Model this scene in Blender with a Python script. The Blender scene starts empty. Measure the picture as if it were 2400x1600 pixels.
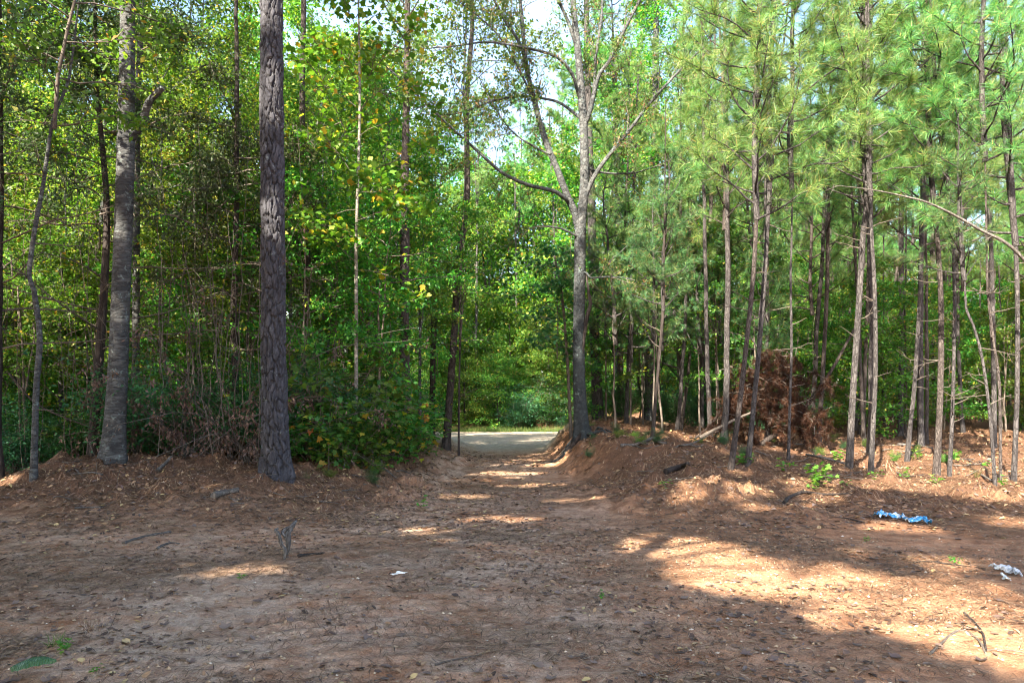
import bpy, math, random
import numpy as np
from mathutils import Vector, Euler

# ------------------------------------------------------------------ camera, sky, sun, exposure
SC = bpy.context.scene
COL = SC.collection
FPX, CX, HY, CAMH = 1600.0, 1200.0, 960.0, 1.6       # focal length in photo pixels, centre column, horizon row, eye height
cam_d = bpy.data.cameras.new('camera'); cam_d.sensor_width = 36.0; cam_d.lens = 24.0
cam_d.shift_y = (HY - 800.0) / 2400.0
cam_d.clip_start = 0.05; cam_d.clip_end = 3000.0
cam = bpy.data.objects.new('camera', cam_d); COL.objects.link(cam)
cam.location = (0, 0, CAMH); cam.rotation_euler = (math.radians(90), 0, 0)
SC.camera = cam

SUN_EL, SUN_AZ = math.radians(38.0), math.radians(210.0)   # azimuth clockwise from +Y: behind the camera, to the left
W = bpy.data.worlds.new('World'); SC.world = W; W.use_nodes = True
wn = W.node_tree; wn.nodes.clear()
sky = wn.nodes.new('ShaderNodeTexSky'); sky.sky_type = 'NISHITA'; sky.sun_disc = False
sky.sun_elevation = SUN_EL; sky.sun_rotation = SUN_AZ
sky.air_density = 1.0; sky.dust_density = 1.6; sky.ozone_density = 1.0
bg = wn.nodes.new('ShaderNodeBackground'); bg.inputs['Strength'].default_value = 0.102
wo = wn.nodes.new('ShaderNodeOutputWorld')
wtc = wn.nodes.new('ShaderNodeTexCoord'); wns = wn.nodes.new('ShaderNodeTexNoise'); wns.inputs['Scale'].default_value = 3.0
wns.inputs['Detail'].default_value = 6.0; wn.links.new(wtc.outputs['Generated'], wns.inputs['Vector'])
wrp = wn.nodes.new('ShaderNodeValToRGB'); wrp.color_ramp.elements[0].position = 0.45; wrp.color_ramp.elements[1].position = 0.68   # thin white cloud
wn.links.new(wns.outputs[0], wrp.inputs[0])
wmx = wn.nodes.new('ShaderNodeMix'); wmx.data_type = 'RGBA'; wmx.blend_type = 'MULTIPLY'; wmx.inputs[7].default_value = (1.9, 1.55, 1.3, 1)
wn.links.new(wrp.outputs[0], wmx.inputs[0]); wn.links.new(sky.outputs[0], wmx.inputs[6])
wn.links.new(wmx.outputs[2], bg.inputs[0]); wn.links.new(bg.outputs[0], wo.inputs[0])

SUND = Vector((-math.sin(SUN_AZ) * math.cos(SUN_EL), -math.cos(SUN_AZ) * math.cos(SUN_EL), -math.sin(SUN_EL)))  # travel direction
sl = bpy.data.lights.new('sun', 'SUN'); sl.energy = 5.0; sl.angle = math.radians(0.53); sl.color = (1.0, 0.885, 0.69)
so = bpy.data.objects.new('sun', sl); COL.objects.link(so); so.rotation_euler = SUND.to_track_quat('-Z', 'Y').to_euler()
so.location = (-20, -30, 40)

SC.view_settings.view_transform = 'Standard'; SC.view_settings.look = 'None'
SC.view_settings.gamma = 1.0; SC.view_settings.use_curve_mapping = False
SC.view_settings.exposure = 2.72
SC.render.engine = 'CYCLES'
cy = SC.cycles
cy.use_denoising = True; cy.filter_width = 1.1
cy.max_bounces = 4; cy.diffuse_bounces = 2; cy.glossy_bounces = 1; cy.transmission_bounces = 3; cy.transparent_max_bounces = 4
cy.caustics_reflective = False; cy.caustics_refractive = False
cy.sample_clamp_indirect = 6.0

# ------------------------------------------------------------------ helpers
rng = np.random.default_rng(11)
random.seed(11)

def nrm(v):
    v = np.asarray(v, float)
    return v / np.maximum(np.linalg.norm(v, axis=-1, keepdims=True), 1e-9)

def S(t):
    t = np.clip(t, 0, 1); return t * t * (3 - 2 * t)

_tab = np.random.default_rng(5).random((256, 256))
def vnoise(x, y):
    xi = np.floor(x).astype(int); yi = np.floor(y).astype(int)
    fx = S(x - xi); fy = S(y - yi)
    a = _tab[xi & 255, yi & 255]; b = _tab[(xi + 1) & 255, yi & 255]
    c = _tab[xi & 255, (yi + 1) & 255]; d = _tab[(xi + 1) & 255, (yi + 1) & 255]
    return (a * (1 - fx) + b * fx) * (1 - fy) + (c * (1 - fx) + d * fx) * fy

def fbm(x, y, o=4):
    r = 0; a = 1.0; t = 0
    for i in range(o):
        r = r + a * vnoise(x * 2 ** i + 17.3 * i, y * 2 ** i + 9.1 * i); t += a; a *= 0.5
    return r / t - 0.5

class MB:
    def __init__(self):
        self.v = []; self.f = []; self.m = []; self.n = 0
    def add(self, v, f, mi=0):
        v = np.asarray(v, np.float32).reshape(-1, 3); f = np.asarray(f, np.int32)
        if len(v) == 0 or len(f) == 0: return self
        self.v.append(v); self.f.append(f + self.n); self.m.append(mi); self.n += len(v)
        return self
    def mesh(self, name, mats, smooth=True):
        me = bpy.data.meshes.new(name)
        v = np.concatenate(self.v)
        me.vertices.add(len(v)); me.vertices.foreach_set('co', v.ravel())
        loops = np.concatenate([f.ravel() for f in self.f])
        tot = np.concatenate([np.full(len(f), f.shape[1], np.int32) for f in self.f])
        mi = np.concatenate([np.full(len(f), m, np.int32) for f, m in zip(self.f, self.m)])
        me.loops.add(len(loops)); me.loops.foreach_set('vertex_index', loops)
        st = np.zeros(len(tot), np.int32); st[1:] = np.cumsum(tot)[:-1]
        me.polygons.add(len(tot)); me.polygons.foreach_set('loop_start', st)
        me.polygons.foreach_set('material_index', mi)
        me.polygons.foreach_set('use_smooth', np.full(len(tot), smooth))
        for m in (mats if isinstance(mats, (list, tuple)) else [mats]): me.materials.append(m)
        me.update(calc_edges=True)
        return me

def mobj(name, me, parent=None, loc=(0, 0, 0), rot=(0, 0, 0), sc=1.0):
    o = bpy.data.objects.new(name, me); COL.objects.link(o)
    o.location = loc; o.rotation_euler = rot
    o.scale = (sc, sc, sc) if not isinstance(sc, (tuple, list)) else sc
    if parent is not None: o.parent = parent
    return o

def tag(o, label=None, cat=None, group=None, kind=None):
    if label: o['label'] = label
    if cat: o['category'] = cat
    if group: o['group'] = group
    if kind: o['kind'] = kind
    return o

def empty(name, loc, rz=0.0, sc=1.0):
    o = bpy.data.objects.new(name, None); COL.objects.link(o)
    o.location = loc; o.rotation_euler = (0, 0, rz); o.scale = (sc, sc, sc); o.empty_display_size = 0.2
    return o

def catmull(P, step=0.25):
    P = np.asarray(P, float)
    if len(P) < 3:
        n = max(2, int(np.linalg.norm(P[-1] - P[0]) / step) + 1)
        t = np.linspace(0, 1, n)[:, None]
        return P[0] * (1 - t) + P[-1] * t, np.linspace(0, len(P) - 1, n)
    Q = np.vstack([2 * P[0] - P[1], P, 2 * P[-1] - P[-2]])
    out = []; par = []
    for i in range(len(P) - 1):
        p0, p1, p2, p3 = Q[i], Q[i + 1], Q[i + 2], Q[i + 3]
        n = max(2, int(np.linalg.norm(p2 - p1) / step) + 1)
        t = np.linspace(0, 1, n, endpoint=False)[:, None]
        out.append(0.5 * (2 * p1 + (p2 - p0) * t + (2 * p0 - 5 * p1 + 4 * p2 - p3) * t ** 2 + (3 * p1 - p0 - 3 * p2 + p3) * t ** 3))
        par.append(i + t[:, 0])
    out.append(P[-1:]); par.append([len(P) - 1.0])
    return np.vstack(out), np.concatenate(par)

def tube(P, R, sides=6, cap=True, jit=0.0):
    P = np.asarray(P, float); n = len(P)
    R = np.full(n, R) if np.isscalar(R) else np.asarray(R, float)
    T = nrm(np.gradient(P, axis=0))
    mT = np.abs(T.mean(0))
    ref = np.array([1.0, 0, 0]) if mT[2] > 0.75 else np.array([0, 0, 1.0])
    U = nrm(np.cross(T, ref)); V = np.cross(U, T)
    a = np.linspace(0, 2 * np.pi, sides, endpoint=False)
    rr = R[:, None] * (1 + (rng.normal(0, jit, (n, sides)) if jit else 0))
    v = P[:, None, :] + rr[..., None] * (np.cos(a)[None, :, None] * U[:, None] + np.sin(a)[None, :, None] * V[:, None])
    i = np.arange(n - 1)[:, None] * sides; j = np.arange(sides)[None]
    jn = (j + 1) % sides
    f = np.stack([i + j, i + jn, i + sides + jn, i + sides + j], -1).reshape(-1, 4)
    return v.reshape(-1, 3), f

def capped(mb, P, R, sides, mi=0, jit=0.0):
    v, f = tube(P, R, sides, jit=jit)
    mb.add(v, f, mi)
    for e, s in ((0, 1), (len(P) - 1, -1)):
        c = np.asarray(P[e])[None]
        ring = v[e * sides:(e + 1) * sides]
        k = np.arange(sides)
        ff = np.stack([np.full(sides, sides), (k + 1) % sides, k] if s > 0 else [np.full(sides, sides), k, (k + 1) % sides], -1)
        mb.add(np.vstack([ring, c]), ff, mi)

def leaf_quads(C, L, Wd, up=1.0, droop=0.1, spread=0.6, out=None):
    n = len(C)
    N = np.array([0, 0, up]) + rng.normal(0, spread, (n, 3))
    if out is not None: N = N + out * 0.6
    N = nrm(N)
    r = rng.normal(0, 1, (n, 3)); A = nrm(r - (r * N).sum(1, keepdims=True) * N)
    A[:, 2] -= droop; A = nrm(A); B = nrm(np.cross(N, A)); N = np.cross(A, B)
    L = (L * rng.uniform(0.6, 1.25, n))[:, None]; Wd = L * Wd
    m = C + A * L * 0.45
    v = np.stack([C, m + B * Wd / 2 + N * Wd * 0.16, C + A * L - N * L * 0.08, m - B * Wd / 2 + N * Wd * 0.16], 1)
    f = np.arange(n * 4).reshape(n, 4)
    return v.reshape(-1, 3), f

STAR = np.array([(0.0, 0.0), (0.22, -0.06), (0.50, 0.12), (0.30, 0.28), (0.52, 0.58), (0.22, 0.55), (0.0, 1.0),
                 (-0.22, 0.55), (-0.52, 0.58), (-0.30, 0.28), (-0.50, 0.12), (-0.22, -0.06)])
TULIP = np.array([(0.0, 0.0), (0.30, 0.05), (0.48, 0.35), (0.34, 0.50), (0.42, 0.88), (0.0, 0.74), (-0.42, 0.88), (-0.34, 0.50), (-0.48, 0.35), (-0.30, 0.05)])
OAK = np.array([(0.0, 0.0), (0.10, 0.12), (0.24, 0.18), (0.14, 0.30), (0.36, 0.42), (0.17, 0.52), (0.38, 0.70), (0.15, 0.76), (0.16, 0.92), (0.0, 1.0),
                (-0.16, 0.92), (-0.15, 0.76), (-0.38, 0.70), (-0.17, 0.52), (-0.36, 0.42), (-0.14, 0.30), (-0.24, 0.18), (-0.10, 0.12)])
def leaf_shapes(C, L, shape, up=1.0, droop=0.15, spread=0.5, curl=0.12):
    n = len(C); k = len(shape)
    N = nrm(np.array([0, 0, up]) + rng.normal(0, spread, (n, 3)))
    r = rng.normal(0, 1, (n, 3)); A = nrm(r - (r * N).sum(1, keepdims=True) * N)
    A[:, 2] -= droop; A = nrm(A); B = nrm(np.cross(N, A)); N = np.cross(A, B)
    L = (L * rng.uniform(0.65, 1.25, n))[:, None, None]
    h = curl * (np.abs(shape[:, 0]) * 1.2 - (shape[:, 1] - 0.4) ** 2)
    v = C[:, None] + L * (A[:, None] * shape[None, :, 1:2] + B[:, None] * shape[None, :, 0:1] + N[:, None] * h[None, :, None])
    c = C[:, None] + L * (A[:, None] * 0.42)
    v = np.concatenate([v, c], 1)
    b = (np.arange(n) * (k + 1))[:, None, None]
    i = np.arange(k)
    f = np.stack([i, (i + 1) % k, np.full(k, k)], -1)[None] + b
    return v.reshape(-1, 3), f.reshape(-1, 3)

def needles(C, D, nper=28, L=0.2, w=0.007, fan=0.9, back=0.16):
    m = len(C); n = m * nper
    C = np.repeat(C, nper, 0); D = np.repeat(nrm(D), nper, 0)
    r = rng.normal(0, 1, (n, 3)); r = nrm(r - (r * D).sum(1, keepdims=True) * D)
    fw = rng.uniform(0.25, 1.1, n)[:, None]
    d = nrm(D * fw + r * fan); d[:, 2] -= 0.12; d = nrm(d)
    o = C - D * rng.uniform(0, back, n)[:, None]
    l = L * rng.uniform(0.7, 1.15, n)[:, None]
    b = nrm(np.cross(d, rng.normal(0, 1, (n, 3)))) * w / 2
    v = np.stack([o + b, o - b, o + d * l], 1)
    return v.reshape(-1, 3), np.arange(n * 3).reshape(n, 3)

# ------------------------------------------------------------------ materials
def newmat(name):
    m = bpy.data.materials.new(name); m.use_nodes = True
    nt = m.node_tree; nt.nodes.clear()
    return m, nt, nt.nodes.new('ShaderNodeOutputMaterial')

def ramp(nt, stops, fac=None, interp='LINEAR'):
    r = nt.nodes.new('ShaderNodeValToRGB'); r.color_ramp.interpolation = interp
    e = r.color_ramp.elements
    while len(e) < len(stops): e.new(0.5)
    for el, (p, c) in zip(e, stops):
        el.position = p; el.color = (*c, 1) if len(c) == 3 else c
    if fac is not None: nt.links.new(fac, r.inputs[0])
    return r.outputs[0]

def mixc(nt, fac, a, b, mode='MIX'):
    n = nt.nodes.new('ShaderNodeMix'); n.data_type = 'RGBA'; n.blend_type = mode
    for s, val in ((n.inputs[0], fac), (n.inputs[6], a), (n.inputs[7], b)):
        if isinstance(val, (int, float)): s.default_value = val
        elif isinstance(val, (tuple, list)): s.default_value = (*val, 1)
        else: nt.links.new(val, s)
    return n.outputs[2]

def math_n(nt, op, a, b=0.0, c=0.0):
    n = nt.nodes.new('ShaderNodeMath'); n.operation = op
    for s, val in zip(n.inputs, (a, b, c)):
        if isinstance(val, (int, float)): s.default_value = val
        else: nt.links.new(val, s)
    return n.outputs[0]

def noise(nt, vec, scale, detail=4.0, rough=0.6):
    n = nt.nodes.new('ShaderNodeTexNoise'); n.inputs['Scale'].default_value = scale
    n.inputs['Detail'].default_value = detail; n.inputs['Roughness'].default_value = rough
    if vec is not None: nt.links.new(vec, n.inputs['Vector'])
    return n.outputs[0]

def mapping(nt, sc, src='Object'):
    tc = nt.nodes.new('ShaderNodeTexCoord'); mp = nt.nodes.new('ShaderNodeMapping')
    mp.inputs['Scale'].default_value = sc; nt.links.new(tc.outputs[src], mp.inputs[0])
    return mp.outputs[0]

def leaf_mat(name, stops, trans=0.45, tboost=1.5, rough=0.5, hue=0.04, val=0.45):
    m, nt, out = newmat(name)
    g = nt.nodes.new('ShaderNodeNewGeometry'); oi = nt.nodes.new('ShaderNodeObjectInfo')
    c = ramp(nt, stops, g.outputs['Random Per Island'])
    hs = nt.nodes.new('ShaderNodeHueSaturation')
    nt.links.new(c, hs.inputs['Color'])
    nt.links.new(math_n(nt, 'MULTIPLY_ADD', oi.outputs['Random'], hue * 2, 0.5 - hue), hs.inputs['Hue'])
    nt.links.new(math_n(nt, 'MULTIPLY_ADD', oi.outputs['Random'], val, 1 - val / 2), hs.inputs['Value'])
    p = nt.nodes.new('ShaderNodeBsdfPrincipled'); p.inputs['Roughness'].default_value = rough
    p.inputs['Specular IOR Level'].default_value = 0.35
    nt.links.new(hs.outputs[0], p.inputs['Base Color'])
    t = nt.nodes.new('ShaderNodeBsdfTranslucent')
    tc = mixc(nt, 1.0, hs.outputs[0], (tboost * 0.92, tboost, tboost * 0.5), 'MULTIPLY')
    nt.links.new(tc, t.inputs[0])
    mx = nt.nodes.new('ShaderNodeMixShader'); mx.inputs[0].default_value = trans
    nt.links.new(p.outputs[0], mx.inputs[1]); nt.links.new(t.outputs[0], mx.inputs[2])
    nt.links.new(mx.outputs[0], out.inputs[0])
    return m

def bark_mat(name, stops, scale=(9, 9, 3.2), fiss=0.5, bumpd=0.03, lichen=None, lichen_amt=0.55, fine=60, darkfiss=(0.02, 0.016, 0.016), foot=None):
    m, nt, out = newmat(name)
    v = mapping(nt, scale)
    nv = noise(nt, v, 0.9, 3.0)
    off = nt.nodes.new('ShaderNodeVectorMath'); off.operation = 'MULTIPLY_ADD'
    off.inputs[1].default_value = (1.8, 1.8, 1.8); nt.links.new(nv, off.inputs[0]); nt.links.new(v, off.inputs[2])
    vo = nt.nodes.new('ShaderNodeTexVoronoi'); vo.feature = 'DISTANCE_TO_EDGE'; vo.inputs['Scale'].default_value = 1.0
    nt.links.new(off.outputs[0], vo.inputs['Vector'])
    vc = nt.nodes.new('ShaderNodeTexVoronoi'); vc.feature = 'F1'; vc.inputs['Scale'].default_value = 1.0
    nt.links.new(off.outputs[0], vc.inputs['Vector'])
    o2 = mapping(nt, (1, 1, 1))
    fn = noise(nt, o2, fine, 4.0, 0.7)
    bn = noise(nt, o2, 2.2, 4.0, 0.65)
    c = ramp(nt, stops, bn)
    sepc = nt.nodes.new('ShaderNodeSeparateColor'); nt.links.new(vc.outputs['Color'], sepc.inputs[0])
    c = mixc(nt, 0.5, c, ramp(nt, [(0, stops[0][1]), (1, stops[-1][1])], sepc.outputs[0]))
    c = mixc(nt, math_n(nt, 'MULTIPLY', fn, 0.7), c, mixc(nt, 1.0, c, (0.45, 0.45, 0.45), 'MULTIPLY'))
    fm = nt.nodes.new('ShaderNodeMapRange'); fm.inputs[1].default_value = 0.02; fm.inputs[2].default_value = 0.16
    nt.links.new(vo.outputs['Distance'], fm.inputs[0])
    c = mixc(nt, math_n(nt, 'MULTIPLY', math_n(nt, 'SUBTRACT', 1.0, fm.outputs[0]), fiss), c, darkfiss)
    if foot:      # shade painted into the lower stem, along with old weathered bark, (height, colour)
        sz = nt.nodes.new('ShaderNodeSeparateXYZ'); nt.links.new(o2, sz.inputs[0])
        fr = nt.nodes.new('ShaderNodeMapRange'); fr.inputs[1].default_value = foot[0] * 0.6; fr.inputs[2].default_value = foot[0] * 1.15; fr.inputs[3].default_value = 0.8; fr.inputs[4].default_value = 0.0
        nt.links.new(math_n(nt, 'ADD', sz.outputs[2], math_n(nt, 'MULTIPLY', bn, 2.0)), fr.inputs[0])
        c = mixc(nt, fr.outputs[0], c, mixc(nt, 0.55, mixc(nt, 1.0, c, (0.36, 0.41, 0.46), 'MULTIPLY'), foot[1]))
    if lichen:
        ln = noise(nt, o2, 7.0, 5.0, 0.75)
        lr = ramp(nt, [(lichen_amt, (0, 0, 0)), (lichen_amt + 0.1, (1, 1, 1))], ln)
        c = mixc(nt, math_n(nt, 'MULTIPLY', lr, 0.75), c, lichen)
    p = nt.nodes.new('ShaderNodeBsdfPrincipled'); p.inputs['Roughness'].default_value = 0.9
    p.inputs['Specular IOR Level'].default_value = 0.2
    nt.links.new(c, p.inputs['Base Color'])
    h = math_n(nt, 'ADD', math_n(nt, 'MULTIPLY', fm.outputs[0], 0.7), math_n(nt, 'MULTIPLY', fn, 0.45))
    b = nt.nodes.new('ShaderNodeBump'); b.inputs['Strength'].default_value = 0.9; b.inputs['Distance'].default_value = bumpd
    nt.links.new(h, b.inputs['Height']); nt.links.new(b.outputs[0], p.inputs['Normal'])
    nt.links.new(p.outputs[0], out.inputs[0])
    return m

M = {}
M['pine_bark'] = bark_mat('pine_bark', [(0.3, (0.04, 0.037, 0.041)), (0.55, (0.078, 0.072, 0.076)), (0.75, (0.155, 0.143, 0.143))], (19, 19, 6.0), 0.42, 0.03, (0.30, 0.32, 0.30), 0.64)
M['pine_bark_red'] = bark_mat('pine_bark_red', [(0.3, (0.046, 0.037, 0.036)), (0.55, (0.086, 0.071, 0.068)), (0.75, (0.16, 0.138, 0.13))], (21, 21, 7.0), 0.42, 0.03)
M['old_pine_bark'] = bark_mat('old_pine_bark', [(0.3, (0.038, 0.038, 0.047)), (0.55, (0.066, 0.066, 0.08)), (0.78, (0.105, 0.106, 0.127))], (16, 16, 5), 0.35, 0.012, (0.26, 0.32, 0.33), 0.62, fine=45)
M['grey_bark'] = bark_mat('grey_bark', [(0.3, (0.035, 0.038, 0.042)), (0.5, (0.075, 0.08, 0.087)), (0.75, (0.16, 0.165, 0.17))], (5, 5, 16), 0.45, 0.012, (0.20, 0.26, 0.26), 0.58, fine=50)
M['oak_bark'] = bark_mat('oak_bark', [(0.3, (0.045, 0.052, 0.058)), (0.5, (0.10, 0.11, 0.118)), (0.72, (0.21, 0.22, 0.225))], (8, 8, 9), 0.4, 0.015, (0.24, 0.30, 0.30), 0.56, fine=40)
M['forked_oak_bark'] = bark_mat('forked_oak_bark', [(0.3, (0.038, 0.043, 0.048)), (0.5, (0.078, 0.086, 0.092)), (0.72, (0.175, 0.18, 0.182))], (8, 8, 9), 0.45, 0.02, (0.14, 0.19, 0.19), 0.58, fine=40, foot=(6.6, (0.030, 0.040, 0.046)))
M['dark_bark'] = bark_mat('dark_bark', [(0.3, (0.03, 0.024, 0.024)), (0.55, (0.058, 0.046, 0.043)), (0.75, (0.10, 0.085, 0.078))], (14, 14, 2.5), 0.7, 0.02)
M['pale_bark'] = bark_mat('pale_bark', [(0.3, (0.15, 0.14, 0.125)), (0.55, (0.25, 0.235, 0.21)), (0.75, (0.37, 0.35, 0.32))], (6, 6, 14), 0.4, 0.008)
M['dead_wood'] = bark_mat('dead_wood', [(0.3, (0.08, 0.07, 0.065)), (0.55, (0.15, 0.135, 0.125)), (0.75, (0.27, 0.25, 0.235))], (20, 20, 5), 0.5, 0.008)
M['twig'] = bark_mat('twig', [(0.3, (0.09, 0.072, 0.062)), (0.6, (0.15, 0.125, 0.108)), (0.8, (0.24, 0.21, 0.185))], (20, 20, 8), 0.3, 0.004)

M['hard_leaf'] = leaf_mat('hard_leaf', [(0, (0.04, 0.115, 0.022)), (0.45, (0.085, 0.20, 0.03)), (0.8, (0.155, 0.27, 0.038)), (0.95, (0.29, 0.32, 0.048)), (1, (0.38, 0.26, 0.05))])
M['under_leaf'] = leaf_mat('under_leaf', [(0, (0.038, 0.115, 0.024)), (0.5, (0.08, 0.20, 0.03)), (0.9, (0.15, 0.28, 0.04)), (0.97, (0.32, 0.31, 0.045)), (1, (0.36, 0.22, 0.05))])
M['dark_leaf'] = leaf_mat('dark_leaf', [(0, (0.02, 0.085, 0.04)), (0.5, (0.035, 0.13, 0.055)), (1, (0.07, 0.185, 0.06))])
M['oak_leaf'] = leaf_mat('oak_leaf', [(0, (0.04, 0.10, 0.03)), (0.5, (0.08, 0.165, 0.04)), (0.82, (0.14, 0.20, 0.055)), (0.92, (0.24, 0.16, 0.06)), (1, (0.28, 0.15, 0.07))])
M['tulip_leaf'] = leaf_mat('tulip_leaf', [(0, (0.06, 0.14, 0.018)), (0.5, (0.10, 0.20, 0.022)), (0.84, (0.16, 0.24, 0.026)), (0.91, (0.30, 0.29, 0.03)), (0.96, (0.42, 0.27, 0.03)), (1, (0.34, 0.15, 0.03))], val=0.1)
M['maple_leaf'] = leaf_mat('maple_leaf', [(0, (0.035, 0.11, 0.02)), (0.6, (0.07, 0.17, 0.03)), (0.92, (0.12, 0.22, 0.035)), (0.97, (0.42, 0.33, 0.04)), (1, (0.4, 0.2, 0.04))])
M['yellow_leaf'] = leaf_mat('yellow_leaf', [(0, (0.09, 0.17, 0.022)), (0.5, (0.17, 0.245, 0.03)), (0.85, (0.28, 0.31, 0.045)), (1, (0.42, 0.30, 0.06))])
M['needle'] = leaf_mat('needle', [(0, (0.055, 0.165, 0.055)), (0.5, (0.11, 0.25, 0.072)), (0.85, (0.20, 0.335, 0.085)), (0.95, (0.35, 0.34, 0.11)), (1, (0.36, 0.23, 0.09))], trans=0.3, rough=0.45, val=0.3)
M['needle_shaded'] = leaf_mat('needle_shaded', [(0, (0.03, 0.10, 0.04)), (0.5, (0.06, 0.165, 0.06)), (0.88, (0.11, 0.225, 0.07)), (0.96, (0.25, 0.22, 0.08)), (1, (0.30, 0.17, 0.07))], trans=0.3, rough=0.45, val=0.3)  # darker copy of the needle green, deep shade painted into the colour
M['cedar_leaf'] = leaf_mat('cedar_leaf', [(0, (0.025, 0.05, 0.022)), (0.6, (0.045, 0.08, 0.032)), (1, (0.075, 0.105, 0.045))], trans=0.25)
M['dead_needle'] = leaf_mat('dead_needle', [(0, (0.02, 0.008, 0.004)), (0.5, (0.038, 0.014, 0.0065)), (1, (0.075, 0.03, 0.012))], trans=0.25, tboost=1.1, hue=0.005, val=0.1)
M['dead_leaf'] = leaf_mat('dead_leaf', [(0, (0.06, 0.035, 0.03)), (0.5, (0.115, 0.068, 0.056)), (1, (0.20, 0.125, 0.105))], trans=0.2, tboost=1.1, hue=0.005, val=0.1)
M['litter_leaf'] = leaf_mat('litter_leaf', [(0, (0.05, 0.033, 0.028)), (0.22, (0.11, 0.066, 0.048)), (0.5, (0.20, 0.115, 0.075)), (0.64, (0.155, 0.12, 0.11)), (0.8, (0.31, 0.175, 0.095)), (0.94, (0.43, 0.28, 0.16)), (1, (0.55, 0.43, 0.2))], trans=0.1, tboost=1.0, hue=0.008, val=0.5, rough=0.65)
M['straw'] = leaf_mat('straw', [(0, (0.035, 0.021, 0.016)), (0.35, (0.12, 0.066, 0.04)), (0.7, (0.25, 0.145, 0.085)), (0.9, (0.38, 0.25, 0.16)), (1, (0.52, 0.38, 0.26))], trans=0.1, tboost=1.0, hue=0.0, val=0.0, rough=0.6)
M['pebble'] = leaf_mat('pebble', [(0, (0.20, 0.13, 0.085)), (0.5, (0.32, 0.215, 0.135)), (0.85, (0.43, 0.32, 0.21)), (1, (0.58, 0.50, 0.42))], trans=0.0, hue=0.0, val=0.0, rough=0.8)
M['grass'] = leaf_mat('grass', [(0, (0.04, 0.09, 0.02)), (0.6, (0.08, 0.13, 0.03)), (1, (0.2, 0.19, 0.07))], trans=0.35)
M['seedling_leaf'] = leaf_mat('seedling_leaf', [(0, (0.06, 0.19, 0.03)), (0.6, (0.10, 0.27, 0.04)), (1, (0.20, 0.33, 0.06))], hue=0.02, val=0.2)

def ground_mat():
    m, nt, out = newmat('ground_soil')
    v = mapping(nt, (1, 1, 1))
    at = nt.nodes.new('ShaderNodeAttribute'); at.attribute_name = 'cover'     # x straw cover, y sandy wear with shade and sun tint painted in, z far road gravel
    sp = nt.nodes.new('ShaderNodeSeparateXYZ'); nt.links.new(at.outputs['Vector'], sp.inputs[0])
    n1 = noise(nt, v, 0.55, 6, 0.65); n2 = noise(nt, v, 3.2, 6, 0.7); n3 = noise(nt, v, 26, 5, 0.75); n4 = noise(nt, v, 110, 3, 0.7)
    clay = ramp(nt, [(0.3, (0.32, 0.145, 0.075)), (0.5, (0.47, 0.24, 0.135)), (0.7, (0.60, 0.36, 0.22))], n2)
    sand = ramp(nt, [(0.3, (0.46, 0.305, 0.215)), (0.7, (0.70, 0.52, 0.40))], n3)
    straw = ramp(nt, [(0.3, (0.06, 0.034, 0.024)), (0.5, (0.135, 0.074, 0.046)), (0.72, (0.26, 0.15, 0.092))], n3)
    sf = nt.nodes.new('ShaderNodeMapRange'); sf.inputs[1].default_value = 0.40; sf.inputs[2].default_value = 0.56
    nt.links.new(math_n(nt, 'ADD', math_n(nt, 'MULTIPLY', n1, 0.6), math_n(nt, 'MULTIPLY', n2, 0.4)), sf.inputs[0])
    c = mixc(nt, math_n(nt, 'MULTIPLY', sf.outputs[0], sp.outputs[1]), clay, sand)
    stf = nt.nodes.new('ShaderNodeMapRange'); stf.inputs[1].default_value = -0.25; stf.inputs[2].default_value = 0.35
    nt.links.new(math_n(nt, 'SUBTRACT', sp.outputs[0], n2), stf.inputs[0])
    c = mixc(nt, stf.outputs[0], c, straw)
    n5 = noise(nt, mapping(nt, (1, 1.5, 1)), 7.5, 6, 0.75)
    c = mixc(nt, math_n(nt, 'MULTIPLY', ramp(nt, [(0.46, (0, 0, 0)), (0.62, (1, 1, 1))], n5), 0.42), c, (0.20, 0.11, 0.075))
    c = mixc(nt, sp.outputs[2], c, mixc(nt, 0.5, ramp(nt, [(0.3, (0.22, 0.18, 0.14)), (0.7, (0.58, 0.50, 0.42))], n3), ramp(nt, [(0.35, (0.20, 0.17, 0.12)), (0.62, (0.55, 0.47, 0.39))], n2)))
    c = mixc(nt, 1.0, c, ramp(nt, [(0.3, (0.55, 0.52, 0.52)), (0.5, (1, 1, 1)), (0.72, (1.35, 1.32, 1.28))], n4), 'MULTIPLY')
    p = nt.nodes.new('ShaderNodeBsdfPrincipled'); p.inputs['Roughness'].default_value = 0.95
    p.inputs['Specular IOR Level'].default_value = 0.1
    nt.links.new(c, p.inputs['Base Color'])
    h = math_n(nt, 'ADD', math_n(nt, 'MULTIPLY', n3, 1.0), math_n(nt, 'MULTIPLY', n4, 0.35))
    b = nt.nodes.new('ShaderNodeBump'); b.inputs['Strength'].default_value = 0.9; b.inputs['Distance'].default_value = 0.05
    nt.links.new(h, b.inputs['Height']); nt.links.new(b.outputs[0], p.inputs['Normal'])
    nt.links.new(p.outputs[0], out.inputs[0])
    return m
M['ground'] = ground_mat()

# ------------------------------------------------------------------ terrain
def gauss(x, y, cx, cy, sx, sy): return np.exp(-((x - cx) / sx) ** 2 - ((y - cy) / sy) ** 2)

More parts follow.
